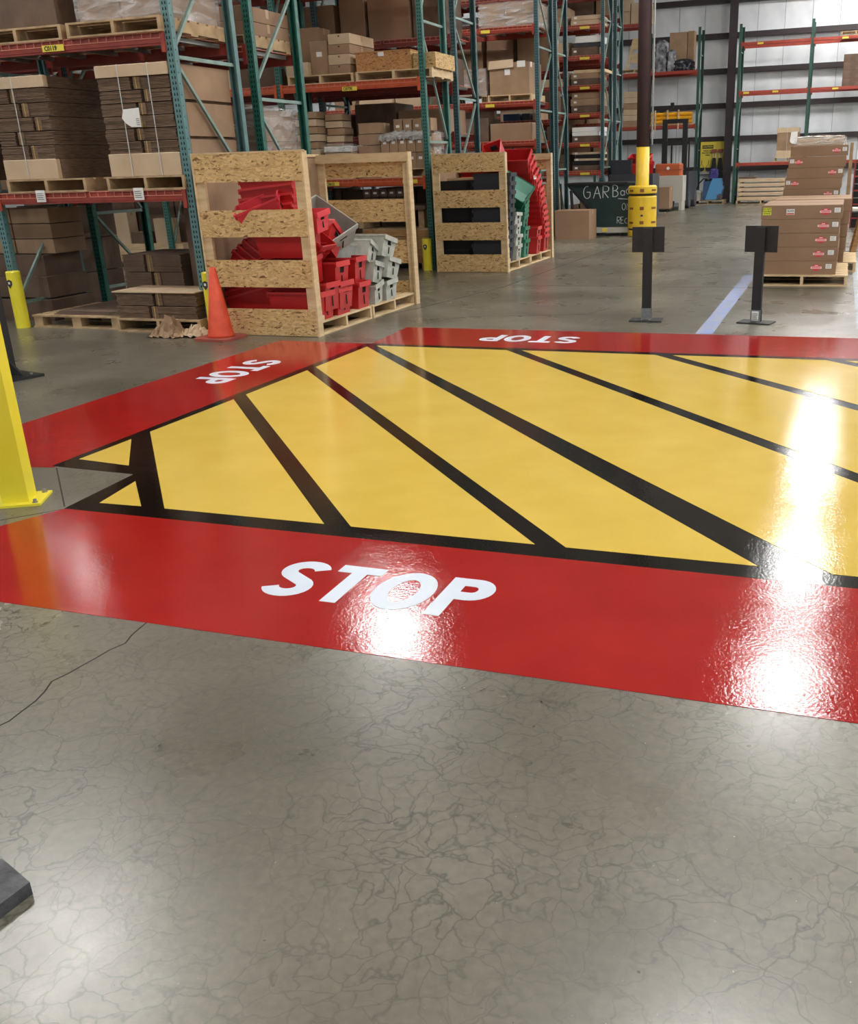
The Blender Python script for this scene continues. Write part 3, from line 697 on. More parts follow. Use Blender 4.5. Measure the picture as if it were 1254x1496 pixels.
for r_ in range(2):
    for c_ in range(5):
        carton(-7.17+c_*.152,-7.025+c_*.152,14.86,15.2,1.57+r_*.24,1.8+r_*.24,'white tagged carton above the crate, %s row, %s from left' % (('lower','upper')[r_],('first','second','third','fourth','fifth')[c_]), card, tape=False, sticker=(0,.15,.06,.04))
wrapped(-7.15,-6.42,15.22,15.62,1.57,2.1,'film wrapped brown cartons behind the white tagged ones', card, 4, 2, lump=.05)
for c_ in range(4): carton(-7.1+c_*.17,-6.95+c_*.17,15.24,15.5,2.13,2.32,'small brown carton on top of the white tagged ones, %s from left' % ('first','second','third','fourth')[c_], card, tape=False, sticker=(0,.08,.06,.04))
rr_ = random.Random(12); nx_ = 26
fp = []
for i_ in range(nx_):
    x_ = -7.2+.8*i_/(nx_-1)
    for y_, z_ in ((14.845,2.0+rr_.uniform(-.03,.02)),(14.84,2.04),(14.87,2.06+rr_.uniform(-.01,.02)),(15.0,2.07+rr_.uniform(-.01,.04)),(15.2,2.12+rr_.uniform(-.01,.03))): fp.append((x_,y_-rr_.uniform(0,.02),z_))
fo = MB().add(fp, [(i_*5+j_,(i_+1)*5+j_,(i_+1)*5+j_+1,i_*5+j_+1) for i_ in range(nx_-1) for j_ in range(4)]).build('film_drape', drape_m)
tag(fo, 'white crumpled film draped over the white tagged cartons', 'film')
wrapped(-8.2,-7.7,14.86,15.1,1.57+.92*0+.28,1.94,'low white wrapped parcel on the mid shelf above the crate', white_m, 1, 1)
tag(MB().cbox(-8.2,-7.7,14.88,15.08,1.575,1.845).build('parcel', card_l), 'tan parcel under the white wrapped parcel', 'box')
# under C: small dark cartons with tags and a board crate
for r_ in range(2):
    for c_ in range(5):
        carton(-7.62+c_*.15,-7.49+c_*.15,15.0,15.4,1.0+r_*.14,1.12+r_*.14,'small dark tagged carton seen through the crate, %s row, %s from left' % (('lower','upper')[r_],('first','second','third','fourth','fifth')[c_]), card_d, tape=False, sticker=(0,.06,.06,.03))
tag(MB().box(-7.8,-6.5,14.95,15.7,.93,.995).build('shelf_board', card_d), 'dark shelf board under the small tagged cartons', 'board')
tag(MB().box(-7.75,-7.65,15.0,15.6,0.64,.93).box(-6.65,-6.55,15.0,15.6,.64,.93).build('shelf_supports', pine_d), 'pair of short wooden blocks carrying the dark shelf board', 'board')
t = thing('board_crate', 'low brown crate of horizontal boards standing under the orange beam', 'crate', (-7.0,15.1,0))
MB().box(-7.57,-6.43,14.86,15.5,.1,.62).build('lining', card_d, t)
for k in range(5): MB().box(-7.6,-6.4,14.83,14.86,.1+k*.106,.1+k*.106+.098).build('board', pine_b, t)
for k in range(5): MB().box(-6.43,-6.4,14.86,15.5,.1+k*.106,.1+k*.106+.098).build('board', pine_b, t)
for x in (-7.5,-6.72): MB().box(x,x+.1,14.8,14.83,.02,.64).build('batten', pine_b, t)
MB().box(-7.6,-6.4,14.83,15.52,.62,.64).build('lid', pine_d, t)
MB().box(-7.57,-7.43,14.85,15.5,0,.1).box(-6.57,-6.43,14.85,15.5,0,.1).build('skid', pine_d, t)
# C row, bay seen deep under rack A
t = thing('pine_bin', 'pale pine bin glimpsed through the gap under the foreground rack', 'crate', (-12.0,14.95,0))
for k in range(3): MB().box(-12.75,-11.2,14.85,14.88,.12+k*.1,.12+k*.1+.094).build('board', pine, t)
MB().box(-12.73,-11.22,14.88,15.2,.1,.42).build('lining', card_l, t)
MB().box(-12.75,-12.65,14.86,15.2,0,.1).build('skid', pine, t); MB().box(-11.3,-11.2,14.86,15.2,0,.1).build('skid', pine, t)
carton(-12.3,-12.0,14.9,15.15,.42,.62,'dark carton on the pale pine bin', card_d)
carton(-11.8,-11.45,14.9,15.15,.42,.85,'tan carton on the right of the pale pine bin under the rack', card_l)
carton(-12.75,-12.35,14.9,15.15,.42,1.0,'tan carton on the left of the pale pine bin under the rack', card_l)
for k in range(5): plain(-15.0+k*.86,-14.16+k*.86,15.25,15.75,0,1.35-.03*(k%2),'tall dark carton added as a shade backdrop behind the pale pine bin, %s from left' % NTH[k], card_d)  # made-up dark backdrop for the deep shade behind the bin

# ------------------------------------------------------------------ dim cartons deep in the racks
def fill(x0, x1, y0, y1, z, hmax, who, n=5, ms=(card, card_d, card_r, card_l), seed=0, grp=None, wrapch=.0):
    rr = random.Random(seed); x = x1; k = 0          # built from the right end leftwards
    while x > x0+.15 and k < n:
        wv = min(rr.uniform(.45,1.0), x-x0); stack = rr.choice((1,1,2)); zz = z; hh = hmax*rr.uniform(.55,.95)/stack
        m_ = rr.choice(ms)
        for s in range(stack):
            lab = '%s, %s from right%s' % (who, NTH[k], '' if stack == 1 else (', lower','  upper'.replace('  ',', '))[s])
            plain(x-wv+.02,x-.01,y0+rr.uniform(0,.1),y1-.05,zz,zz+hh-.004,lab,m_,grp or who)
            zz += hh
        x -= wv+rr.uniform(.0,.12); k += 1
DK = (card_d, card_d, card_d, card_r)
for i_ in range(4): plain(-9.4+i_*.73,-8.7+i_*.73,16.25,17.0,0,1.26-.04*(i_%2),'tall dark carton added for shade on the floor behind the board crate, %s from left' % NTH[i_], card_d)  # put in to hide the bright far wall where the gap is dark
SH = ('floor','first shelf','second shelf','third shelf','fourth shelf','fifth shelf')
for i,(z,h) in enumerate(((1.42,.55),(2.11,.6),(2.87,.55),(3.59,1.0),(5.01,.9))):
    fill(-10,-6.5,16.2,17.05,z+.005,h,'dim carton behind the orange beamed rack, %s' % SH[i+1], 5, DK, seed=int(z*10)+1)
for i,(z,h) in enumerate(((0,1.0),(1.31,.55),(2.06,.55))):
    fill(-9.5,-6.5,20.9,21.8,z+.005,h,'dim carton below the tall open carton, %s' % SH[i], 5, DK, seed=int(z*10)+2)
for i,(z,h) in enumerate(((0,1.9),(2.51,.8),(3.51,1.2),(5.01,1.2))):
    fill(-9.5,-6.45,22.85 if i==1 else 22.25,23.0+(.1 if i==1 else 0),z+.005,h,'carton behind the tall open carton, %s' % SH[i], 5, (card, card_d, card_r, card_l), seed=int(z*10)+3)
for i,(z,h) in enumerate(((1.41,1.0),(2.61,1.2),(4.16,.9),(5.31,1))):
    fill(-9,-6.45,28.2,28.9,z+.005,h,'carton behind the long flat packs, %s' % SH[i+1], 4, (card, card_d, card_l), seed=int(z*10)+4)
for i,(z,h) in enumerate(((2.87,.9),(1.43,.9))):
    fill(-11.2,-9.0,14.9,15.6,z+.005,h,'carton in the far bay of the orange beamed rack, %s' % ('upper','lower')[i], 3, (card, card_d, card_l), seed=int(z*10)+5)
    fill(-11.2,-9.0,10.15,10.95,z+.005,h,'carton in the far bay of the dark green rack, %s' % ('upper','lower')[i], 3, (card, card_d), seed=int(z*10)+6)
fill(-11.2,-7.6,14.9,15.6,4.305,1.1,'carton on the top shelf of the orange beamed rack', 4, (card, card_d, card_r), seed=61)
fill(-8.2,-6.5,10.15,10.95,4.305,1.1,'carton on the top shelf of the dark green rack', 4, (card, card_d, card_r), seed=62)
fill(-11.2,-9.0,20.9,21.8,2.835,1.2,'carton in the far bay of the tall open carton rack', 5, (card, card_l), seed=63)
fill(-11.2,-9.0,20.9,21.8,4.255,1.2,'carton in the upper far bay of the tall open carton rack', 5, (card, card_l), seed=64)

# ------------------------------------------------------------------ E row: open gaylord carton on pallet, wrapped long load
pallet('new', -7.48,-6.5, 20.9,21.9, 2.84, 'pallet under the tall open carton in the middle distance rack')
t = thing('tall_open_carton', 'tall tan open topped carton with folded flap and white stickers', 'box', (-7.0,21.4,2.98))
b = MB().box(-7.44,-6.56,20.95,20.965,2.98,3.6).box(-7.44,-6.56,21.83,21.845,2.98,3.6).box(-7.44,-7.425,20.965,21.83,2.98,3.6).box(-6.575,-6.56,20.965,21.83,2.98,3.6).box(-7.43,-6.57,20.97,21.83,2.98,3.0)
b.build('body', card, t)
MB().add([(-7.46,20.93,3.48),(-6.9,20.92,3.5),(-6.9,20.955,3.66),(-7.44,20.955,3.64),(-7.46,20.92,3.48),(-6.9,20.91,3.5),(-6.9,20.945,3.66),(-7.44,20.945,3.64)], [(0,1,2,3),(7,6,5,4),(0,4,5,1),(1,5,6,2),(2,6,7,3),(3,7,4,0)]).build('front_flap', card_l, t)
MB().box(-7.1,-6.98,20.944,20.949,3.36,3.48).build('sticker', white_m, t); MB().box(-6.82,-6.64,20.944,20.949,3.5,3.62).build('sticker', white_m, t); MB().box(-6.57,-6.555,21.05,21.15,3.5,3.6).build('sticker', white_m, t)
pallet('old', -7.62,-7.5+.0, 20.9,21.9, 2.84, 'edge of a pallet left of the tall open carton')
wrapped(-8.2,-7.52,20.95,21.8,2.98,3.5,'film wrapped brown load left of the tall open carton', card_r, 1, 2)
wrapped(-7.62,-6.42,20.95,21.9,4.27,4.72,'long film wrapped carton load high in the middle distance', card, 2, 2, lump=.03)
for i,(a,b_,m_,n_) in enumerate(((-7.6,-7.2,dblue_p,'blue parts bin'),(-7.15,-6.95,charc_m,'charcoal parts bin'),(-6.9,-6.7,card,'tan parts carton'))):
    plain(a,b_,22.22,22.8,2.52,2.66,'small %s on the shelf below the tall open carton' % n_, m_, name='parts_bin', cat='bin')

# ------------------------------------------------------------------ G row: long flat cartons
for zi,(z,items) in enumerate(((4.93,((-7.22,-6.42,.11,card_l),(-7.2,-6.42,.11,card_l))),(4.21,((-7.2,-6.45,.2,card_d),(-7.15,-6.42,.1,charc_m),(-7.1,-6.42,.16,white_m))),
        (3.5,((-7.22,-6.42,.15,card_d),(-7.22,-6.44,.14,card),(-7.15,-6.3,.08,pine))),(2.82,((-7.22,-6.42,.18,card_d),(-7.24,-6.42,.17,card),(-7.2,-6.42,.15,card))),
        (2.09,((-7.2,-6.42,.16,card_d),(-7.2,-6.44,.1,white_m),(-7.2,-6.42,.12,white_m))),(1.37,((-7.2,-6.42,.13,card_d),(-7.2,-6.44,.12,blk_t),(-7.15,-6.42,.06,card_l),(-7.1,-6.42,.1,blk_t),(-7.2,-6.42,.06,card_l))),(5.72,((-7.2,-6.42,.3,card_d),)))):
    zz = z+.012
    names = ['lowest','second','third','fourth','fifth']
    for k,(a,b_,h,m_) in enumerate(items):
        t = carton(a,b_,26.78,27.6,zz,zz+h-.006,'%s long flat pack, %s narrow shelf of the far rack' % (names[k] if k<len(items)-1 else 'top', ['fourth','fifth','sixth','seventh'][0:0] or {4.93:'sixth',4.21:'fifth',3.5:'fourth',2.82:'third',2.09:'second',1.37:'lowest',5.72:'highest'}[z]), m_, tape=False, sticker=(-.28,h/2,.08,.05) if m_ in (card_l,card,card_d) else None)
        zz += h
fill(-8.8,-7.3,26.8,27.6,1.38,.5,'carton beyond the long flat packs, lowest shelf', 3, (card, card_d), seed=71)
for i,z in enumerate((2.1,2.83,3.51,4.22,4.94)): fill(-8.8,-7.3,26.8,27.6,z,.5,'carton left of the long flat packs, %s' % SH[i+1], 2, (card, card_d, card_l), seed=int(z*100))
for k in range(4): plain(-7.2+k*.2,-7.04+k*.2,26.8,27.4,0,.5+.1*(k%2),'dark floor carton under the long flat packs, %s from left' % ('first','second','third','fourth')[k], card_d)

# ------------------------------------------------------------------ W1: back wall rack, left
fill(-8.3,-7.2,37.6,38.3,6.21,1.0,'tan carton on the top shelf of the back wall rack', 3, (card_l,), seed=81)
pallet('new', -8.3,-7.2, 37.55,38.4, 4.585, 'pallet under the pale wooden frame on the back wall rack')
t = thing('pale_wooden_frame', 'pale wooden A shaped frame high on the back wall rack left of the brown column', 'frame', (-7.75,37.9,4.72))
MB().bar((-8.05,37.8,4.74),(-7.82,37.8,5.7),.09).build('leg', pine, t); MB().bar((-7.35,37.8,4.74),(-7.62,37.8,5.7),.09).build('leg', pine, t)
MB().box(-7.9,-7.55,37.77,37.83,4.95,5.25).build('panel', pine, t); MB().box(-7.84,-7.6,37.77,37.83,5.4,5.75).build('top_panel', pine, t)
for k in range(6):
    plain(-8.15,-7.35,37.6,38.3,2.79+k*.2,2.98+k*.2,'tan carton stacked left of the brown column, %s' % ord_(k,6), card_l if k%3 else card)
plain(-8.1,-7.4,37.6,38.3,.0,.9,'dark wrapped load on the floor under the back wall rack', card_d)
def lumpy(name, label, cat, x0, x1, y0, y1, z0, z1, m, seed, n=10, amp=.1):
    rr = random.Random(seed); b = MB(); cx,cy = (x0+x1)/2,(y0+y1)/2; vs = []; fs = []; K = 14
    for j in range(n+1):
        v = j/n; rad = (1-.12*v) if v < .75 else math.sqrt(max(0,1-((v-.75)/.27)**2))*.92
        for i in range(K):
            a = 2*math.pi*i/K; ca, sa = math.cos(a), math.sin(a); k = 1/max(abs(ca),abs(sa))*.8+.2*1; q = rad*(1+rr.uniform(-amp,amp))*min(k,1.25)*.85
            vs.append((cx+(x1-x0)/2*ca*q, cy+(y1-y0)/2*sa*q, z0+(z1-z0)*v*(1+(rr.uniform(-.05,.05) if 0<j<n else 0))))
    for j in range(n): fs += [(j*K+i, j*K+(i+1)%K, (j+1)*K+(i+1)%K, (j+1)*K+i) for i in range(K)]
    fs += [tuple(reversed(range(K))), tuple(range(n*K,(n+1)*K))]
    o = MB().add(vs, fs).build(name, m); o.data.transform(Matrix.Translation((-cx,-cy,-z0))); o.location = (cx,cy,z0)
    return tag(o, label, cat)
silver_m = mat('silvery_film', (170,172,178), .22, c2=(74,74,82), scale=5, bump=.06, bscale=9)
bagb_m = mat('black_shiny_bag', (36,36,44), .22, c2=(120,122,130), scale=7, lo=.55, hi=.7, bump=.05, bscale=9)
lumpy('silvery_bundle','silvery film wrapped bundle on the back wall rack right of the brown column','bundle',-7.1,-6.5,37.6,38.3,4.585,5.65,silver_m,1)
lumpy('silvery_bundle','low silvery bundle leaning on the tall tan cartons','bundle',-6.6,-6.2,37.55,37.9,4.585,5.3,silver_m,2)
lumpy('black_bag','shiny black bag lying on the back wall rack under the tall tan cartons','bag',-6.45,-5.5,37.5,37.95,4.585,4.98,bagb_m,3)
plain(-6.55,-5.92,38.0,38.3,4.585,5.88,'tall tan carton standing behind the shiny black bag, left one', card, name='tall_carton')
plain(-5.9,-5.66,38.0,38.4,4.585,5.9,'narrow tall tan carton standing beside the wider tall carton', card, name='tall_carton')
for r_ in range(3):
    for c_ in range(2):
        o = MB().tube([(-7.1+c_*.1,37.6+c_*.25,2.9+r_*.13),(-5.62,37.6+c_*.25,2.9+r_*.13)], .065, 10)
        tag(o.build('yellow_tube', tubey_m), 'long yellow tube in the bundle on the back wall rack', 'tube', 'bundle of yellow tubes')
for x in (-6.95,-6.5,-6.1): tag(MB().box(x,x+.05,37.48,37.53,2.62,3.3).build('wooden_stake', pine), 'upright pale wooden stake holding the yellow tubes', 'stake', 'stakes around the yellow tubes')
tag(MB().box(-7.15,-5.55,37.5,38.3,2.785,2.83).build('support_board', pine_d), 'board under the yellow tubes', 'board')
t = thing('small_black_gadget', 'small black bracket on top of the yellow tubes', 'tool', (-6.5,37.7,3.23)); MB().bar((-6.75,37.7,3.27),(-6.3,37.7,3.42),.08).build('arm', black_m, t); MB().box(-6.4,-6.28,37.65,37.75,3.4,3.55).build('head', black_m, t); MB().box(-6.8,-6.65,37.6,37.8,3.22,3.33).build('foot', black_m, t)
# W2: back wall rack, right
pallet('old', -.65,.3, 37.6,38.4, 5.37, 'dark pallet high on the right back wall rack')
for k in range(4): plain(-.5,.4,37.6,38.4,3.805+k*.25,4.05+k*.25,'dark brown bale at the right frame edge high up, %s' % ord_(k,4), card_d, name='flat_carton_bale', cat='cardboard')
pallet('new', -2.62,-1.75, 37.55,38.4, 1.43, 'pallet under the brown carton stack on the right back wall rack')
bale(-2.55,-1.8,37.6,38.3,1.57,2.55,2,'tall strapped carton stack with a white sheet on the back wall rack', m=card, gap=False, boards=(.22,.16), straps=(-2.2,), paper=(-2.1,-1.85,2.0,2.4), lay=.04)
pallet('old', -3.85,-2.1, 37.3,38.4, 0, 'pallet under the long flat cartons on the floor at the back wall')
for k in range(5): plain(-3.83+.02*(k%2),-2.15-.02*(k%3),37.35,38.3,.14+k*.155,.14+k*.155+.11,'long flat carton on the floor under the right back wall rack, %s' % ord_(k,5), card_l)
for k in range(4):
    for x in (-3.75,-2.3): tag(MB().box(x,x+.08,37.4,38.2,.25+k*.155,.295+k*.155).build('spacer_block', pine_d), 'small wooden spacer between the long flat cartons', 'spacer', 'spacers between the long flat cartons')
plain(-3.8,-3.2,37.4,38.1,.875,.94,'narrow brown carton lying on the long flat cartons', card_d)

# ================================================================== CRATES WITH TOTES
def strand_crate(x0, x1, y0, y1, label, cardside=True):
    t = thing('slatted_crate', label, 'crate', ((x0+x1)/2,(y0+y1)/2,0)); T = 1.745; p = .038; q = .09
    for z0,z1 in ((0,.27),(.48,.75),(.965,1.225),(1.48,T)): MB().box(x0+.02,x1-.02,y0,y0+.012,z0+.005,z1).build('strand_board_slat', osb_m, t)
    for x in (x0+.02,x1-.02-q): MB().box(x,x+q,y0+.013,y0+.013+p,.005,T-.01).build('corner_post', pine, t)
    for x in (x0,x1-.02): MB().box(x,x+.02,y0-.004,y0+.09,0,T+.005).build('edge_strip', pine, t)
    MB().box(x0,x1,y0-.002,y0+.055,T,T+.014).build('top_rail', pine, t)
    # back
    for z0,z1 in ((.1,.27),(.48,.75),(.965,1.225),(1.48,T-.05)): MB().box(x0+.02,x1-.02,y1-.012,y1,z0,z1).build('strand_board_slat', osb_m, t)
    for x in (x0+.01,x1-.01-q): MB().box(x,x+q,y1-.013-p,y1-.013,0,T).build('corner_post', pine, t)
    MB().box(x0+.01,x1-.01,y1-.015-2*p,y1-.015-p,T-.1,T).build('top_rail', pine, t)
    MB().box(x1-.02,x1,y1-.1,y1+.004,0,T+.005).build('edge_strip', pine, t)
    MB().box(x0,x0+.012,y0+.06,y1-.02,.14,T-.02).build('side_panel', card if cardside else pine_d, t)
    MB().box(x0,x0+.03,y0+.06,y1-.02,T-.02,T+.01).build('top_rail', pine, t)
    MB().box(x1-.04,x1-.005,y0+.09,y0+.14,.14,.2).build('cleat', pine, t)
    return t
strand_crate(-6.14,-4.9,8.45,10.95,'slatted strand board crate with red and grey totes beside the orange cone')
strand_crate(-6.12,-4.92,14.42,16.98,'slatted strand board crate with black, green and red totes beyond the first crate')
pallet('new', -6.1,-4.93, 8.51,9.69, 0, 'front pallet in the crate beside the orange cone', rot=1)
pallet('new', -6.1,-4.93, 9.72,10.88, 0, 'rear pallet in the crate beside the orange cone', rot=1)
pallet('new', -6.08,-4.95, 14.48,15.68, 0, 'front pallet in the far slatted crate', rot=1)
pallet('new', -6.08,-4.95, 15.7,16.9, 0, 'rear pallet in the far slatted crate', rot=1)

def make_tote(m, L=.6, W=.3, H=.28, lining=None, name='plastic_tote'):
    t = thing(name, '', 'tote'); tp = .03
    th = .005
    def wall(vs, nm, mm, extra=()):
        o = MB().add(vs, [(0,1,2,3)]).build(nm, mm, t); return o
    b = MB(); l0, w0, l1, w1 = L/2-tp, W/2-tp*.7, L/2, W/2
    # floor and long sides
    b.add([(-l0,-w0,0),(l0,-w0,0),(l0,w0,0),(-l0,w0,0)], [(0,3,2,1)])
    b.add([(-l0,-w0,0),(l0,-w0,0),(l1,-w1,H),(-l1,-w1,H)], [(0,1,2,3)])
    b.add([(-l0,w0,0),(l0,w0,0),(l1,w1,H),(-l1,w1,H)], [(3,2,1,0)])
    # ends with hand hole
    for s in (-1,1):
        def P(u, v): # u across -1..1, v up 0..1
            wv = w0+(w1-w0)*v; return (s*(l0+(l1-l0)*v), u*wv, H*v)
        us = (-1,-.3,.3,1); vs_ = (0,.58,.8,1); pts = [P(u,v) for v in vs_ for u in us]; fs = []
        for j in range(3):
            for i in range(3):
                if i == 1 and j == 1: continue
                q = (j*4+i, j*4+i+1, (j+1)*4+i+1, (j+1)*4+i); fs.append(q if s > 0 else tuple(reversed(q)))
        b.add(pts, fs)
    o = b.build('shell', m, t); md = o.modifiers.new('thickness','SOLIDIFY'); md.thickness = th; md.offset = -1
    # folded rim at the ends and along the sides
    b = MB()
    for s in (-1,1):
        b.box(min(s*l1,s*(l1+.012)),max(s*l1,s*(l1+.012)),-w1,w1,H-.05,H+.003)
        b.box(-l1,l1,min(s*w1,s*(w1+.005)),max(s*w1,s*(w1+.005)),H-.02,H+.002)
    b.build('rim', redr_m if m is redt_m else m, t)
    b = MB()
    for s in (-1,1):
        b.box(min(s*(l0+.012),s*(l0+.02)),max(s*(l0+.012),s*(l0+.02)),-.005,.005,.04,H*.5)
    b.build('end_seam', slot_shadow_m, t)
    for s in (-1,1): MB().box(min(s*(l0+.002),s*(l0+.008)),max(s*(l0+.002),s*(l0+.008)),-w0*.4,w0*.4,H*.55,H*.83).build('hand_hole_shade', slot_shadow_m, t)  # dark panels behind the holes stand for the shaded tote interior
    if lining:
        MB().add([(-l0+.01,w0-.012,.01),(l0-.01,w0-.012,.01),(l1-.01,w1-.012,H),(-l1+.01,w1-.012,H)],[(0,1,2,3)]).add([(-l0+.01,-w0+.012,.01),(l0-.01,-w0+.012,.01),(l1-.01,-w1+.012,H),(-l1+.01,-w1+.012,H)],[(3,2,1,0)]).add([(-l0+.01,-w0+.012,.01),(l0-.01,-w0+.012,.01),(l0-.01,w0-.012,.01),(-l0+.01,w0-.012,.01)],[(0,1,2,3)]).build('lining', lining, t)
    return t
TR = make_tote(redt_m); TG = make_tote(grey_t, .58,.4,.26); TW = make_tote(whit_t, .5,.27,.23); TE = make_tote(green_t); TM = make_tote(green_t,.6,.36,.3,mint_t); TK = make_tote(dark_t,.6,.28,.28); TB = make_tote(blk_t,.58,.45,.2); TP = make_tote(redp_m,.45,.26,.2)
def tote(p, x, y, z, rz=0, rx=0, ry=0, label='', group=None): return place(p, (x,y,z), (R(rx),R(ry),R(rz)), label, group)
X1 = -5.23
# crate 1, red totes with their ends in the open side
tote(TR,X1,8.73,.14,label='red tote at the bottom of the pile nearest the crate front post')
tote(TR,X1+.02,8.82,.22,label='red tote nested second from the bottom beside the crate front post')
tote(TR,X1,9.1,.14,label='red tote at the bottom in the middle of the open crate side')
tote(TR,X1+.02,9.12,.2,label='red tote nested above the bottom middle one')
tote(TR,X1,9.1,.4,label='red tote with a dark hand hole stacked in the middle column')
tote(TR,X1,9.55,.14,2,label='low red tote at the right end of the red pile')
tote(TR,X1-.04,9.58,.4,4,label='closed looking red tote sitting high at the right of the red pile')
tote(TR,X1-.1,9.12,.78,3,-38,label='red tote tipped on its corner on top of the pile')
tote(TR,X1-.1,8.78,.48,-2,12,label='red tote lying open behind the crate front post')
tote(TP,X1+.13,8.72,1.0,0,8,label='pinkish red tote peeking out high behind the crate front post')
tote(TR,X1-.05,8.7,.78,0,10,label='red tote standing above the tilted one behind the front post')
# left half of crate 1 seen through the slats
for k in range(5): tote(TR,-5.76+.012*k,8.84,.14+.07*k,0,0,-14,label='nested red tote low in the first crate, %s' % ord_(k,5), group='nested red totes low left in the first crate')
for k in range(9): tote(TR,-5.92+.07*k,8.9,.42+.05*k,0,0,38,label='slanting nested red tote seen through the crate slats, %s' % ord_(k,9), group='slanting nested red totes in the first crate')
for k in range(5): tote(TR,-5.5+.01*k,8.85,.98+.09*k,0,0,-5,label='nested red tote high in the first crate, %s' % ord_(k,5), group='nested red totes high in the first crate')
tote(TP,-5.5,8.66,1.12,20,20,-20,label='pinkish red tote lying askew in the upper slat gap')
# grey and white
tote(TG,-5.30,9.42,.9,-8,26,30,label='large grey open tote tipped on top of the pile')
tote(TG,-5.35,9.75,.55,70,0,10,label='large grey tote under the tipped open grey one')
tote(TG,-5.6,10.2,.14,0,label='large grey tote on the pallet at the back of the first crate')
tote(TG,-5.6,10.2,.46,5,label='large grey tote stacked at the back of the first crate')
tote(TW,-5.18,9.92,.14,5,8,label='off white tote at the bottom left of the white pile')
tote(TW,-5.16,10.24,.14,-3,4,label='off white tote at the bottom right of the white pile')
tote(TW,-5.2,9.95,.36,4,-12,label='off white tote in the middle left of the white pile')
tote(TW,-5.14,10.25,.38,-4,-14,label='off white tote in the middle right of the white pile')
tote(TW,-5.22,9.86,.58,8,-24,label='off white tote at the top left of the white pile')
tote(TW,-5.15,10.2,.62,-6,-16,label='off white tote at the top right of the white pile')
# crate 2
for k in range(3):
    for x in (-5.82,-5.32):
        tote(TB,x+.02*(k%2),14.75,.14+.2*k,label='black tote packed low behind the far crate slats', group='black totes behind the far crate slats')
for k in range(3):
    for x in (-5.82,-5.32): tote(TB,x,14.75,.76+.2*k,label='black tote packed high behind the far crate slats', group='black totes high behind the far crate slats')
plainb = MB().box(-5.22,-5.13,14.5,14.504,1.28,1.34).build('sticker', white_m); tag(plainb, 'small white sticker on a black tote in the far crate', 'sticker')
tag(MB().box(-5.95,-5.4,14.6,15.3,1.37,1.4).build('loose_board', pine), 'pale loose board lying on the black totes in the far crate', 'board')
for k in range(9): tote(TK,-5.23+.008*k,14.62,.14+.13*k,label='dark grey nested tote in the far crate column, %s' % ord_(k,9), group='dark grey nested totes in the far crate')
for k in range(4): tote(TW,-5.17,15.02,.14+.165*k,2*(-1)**k,4*(-1)**k,label='off white tote in the narrow column of the far crate, %s' % ord_(k,4))
for k in range(2): tote(TE,-5.23,15.45,.14+.2*k,2,label='green tote standing upright in the far crate, %s' % ('lower','upper')[k])
for k in range(5): tote(TE,-5.26,15.52+.03*k-.02*max(0,k-4),.52+.07*k,3,8+3*k,label='green nested tote leaning in the far crate, %s' % ord_(k,5), group='leaning green nested totes in the far crate')
tote(TM,-5.2,15.5,1.1,4,50,30,label='green tote tipped open showing its pale mint inside')
nr = 15
for k in range(nr):
    u = k/(nr-1); y = 16.62 - .05*u - .75*u**2.2; z = .14+1.38*u-.03*u**2
    tote(TR,-5.24+.004*(k%3),y,z,1,34*u**1.4,label='red nested tote in the tall bending stack, %s' % ord_(k,nr), group='tall bending stack of nested red totes')
for k in range(12):
    u = k/11; tote(TR,-5.75,16.3-.6*u,.14+1.2*u,1,30*u,label='red nested tote in the second row behind the tall stack, %s' % ord_(k,12), group='second row of nested red totes')
for k in range(2): tote(TR,-5.22,16.1,.14+.16*k,4,label='short red tote at the foot of the tall red stack, %s' % ('lower','upper')[k])
tote(TR,-5.2,14.9,1.52,-75,20,35,label='single red tote standing on edge above the top slat of the far crate')
tag(MB().box(-4.925,-4.92,15.86,16.0,1.34,1.40,Matrix.Identity(4)).build('paper_sticker', white_m), 'small white sticker strip on the tall red stack', 'sticker')

# ================================================================== CONE, PAPER, CARTON, STANDS
t = thing('traffic_cone', 'faded orange traffic cone with a dirty square base before the crate', 'traffic cone', (-5.88,8.2,0))
MB().prism([(-6.07,8.02),(-5.73,8.0),(-5.68,8.06),(-5.69,8.36),(-5.75,8.41),(-6.06,8.4),(-6.1,8.35),(-6.1,8.07)], 0, .028).build('base', coneb_m, t)
cb = MB().lathe([(.135,.028),(.128,.05),(.03,.7),(.024,.705),(.02,.69),(.1,.06)], (-5.88,8.2), 28).build('cone', cone_m, t, smooth=False)
for p in cb.data.polygons: p.use_smooth = True

def crumple(label, cx, cy, w, d, h, seed, m):
    rr = random.Random(seed); n = 13; b = MB(); pts = []
    for j in range(n):
        for i in range(n):
            u, v = i/(n-1), j/(n-1); e = math.sin(math.pi*u)*math.sin(math.pi*v)
            pts.append((cx+(u-.5)*w+rr.uniform(-.5,.5)*w/n*1.3, cy+(v-.5)*d+rr.uniform(-.5,.5)*d/n*1.3, max(.003, h*e*rr.uniform(.2,1.1)+rr.uniform(0,.03))))
    o = b.add(pts, [(j*n+i,j*n+i+1,(j+1)*n+i+1,(j+1)*n+i) for j in range(n-1) for i in range(n-1)]).build('crumpled_paper', m); md = o.modifiers.new('t','SOLIDIFY'); md.thickness = .003
    return tag(o, label, 'paper')
crumple('crumpled brown kraft paper on the floor left of the orange cone', -6.55,8.28,.36,.3,.2,4,card)
crumple('torn flat scrap of brown carton between paper and cone', -6.27,8.33,.34,.26,.12,9,card_l)

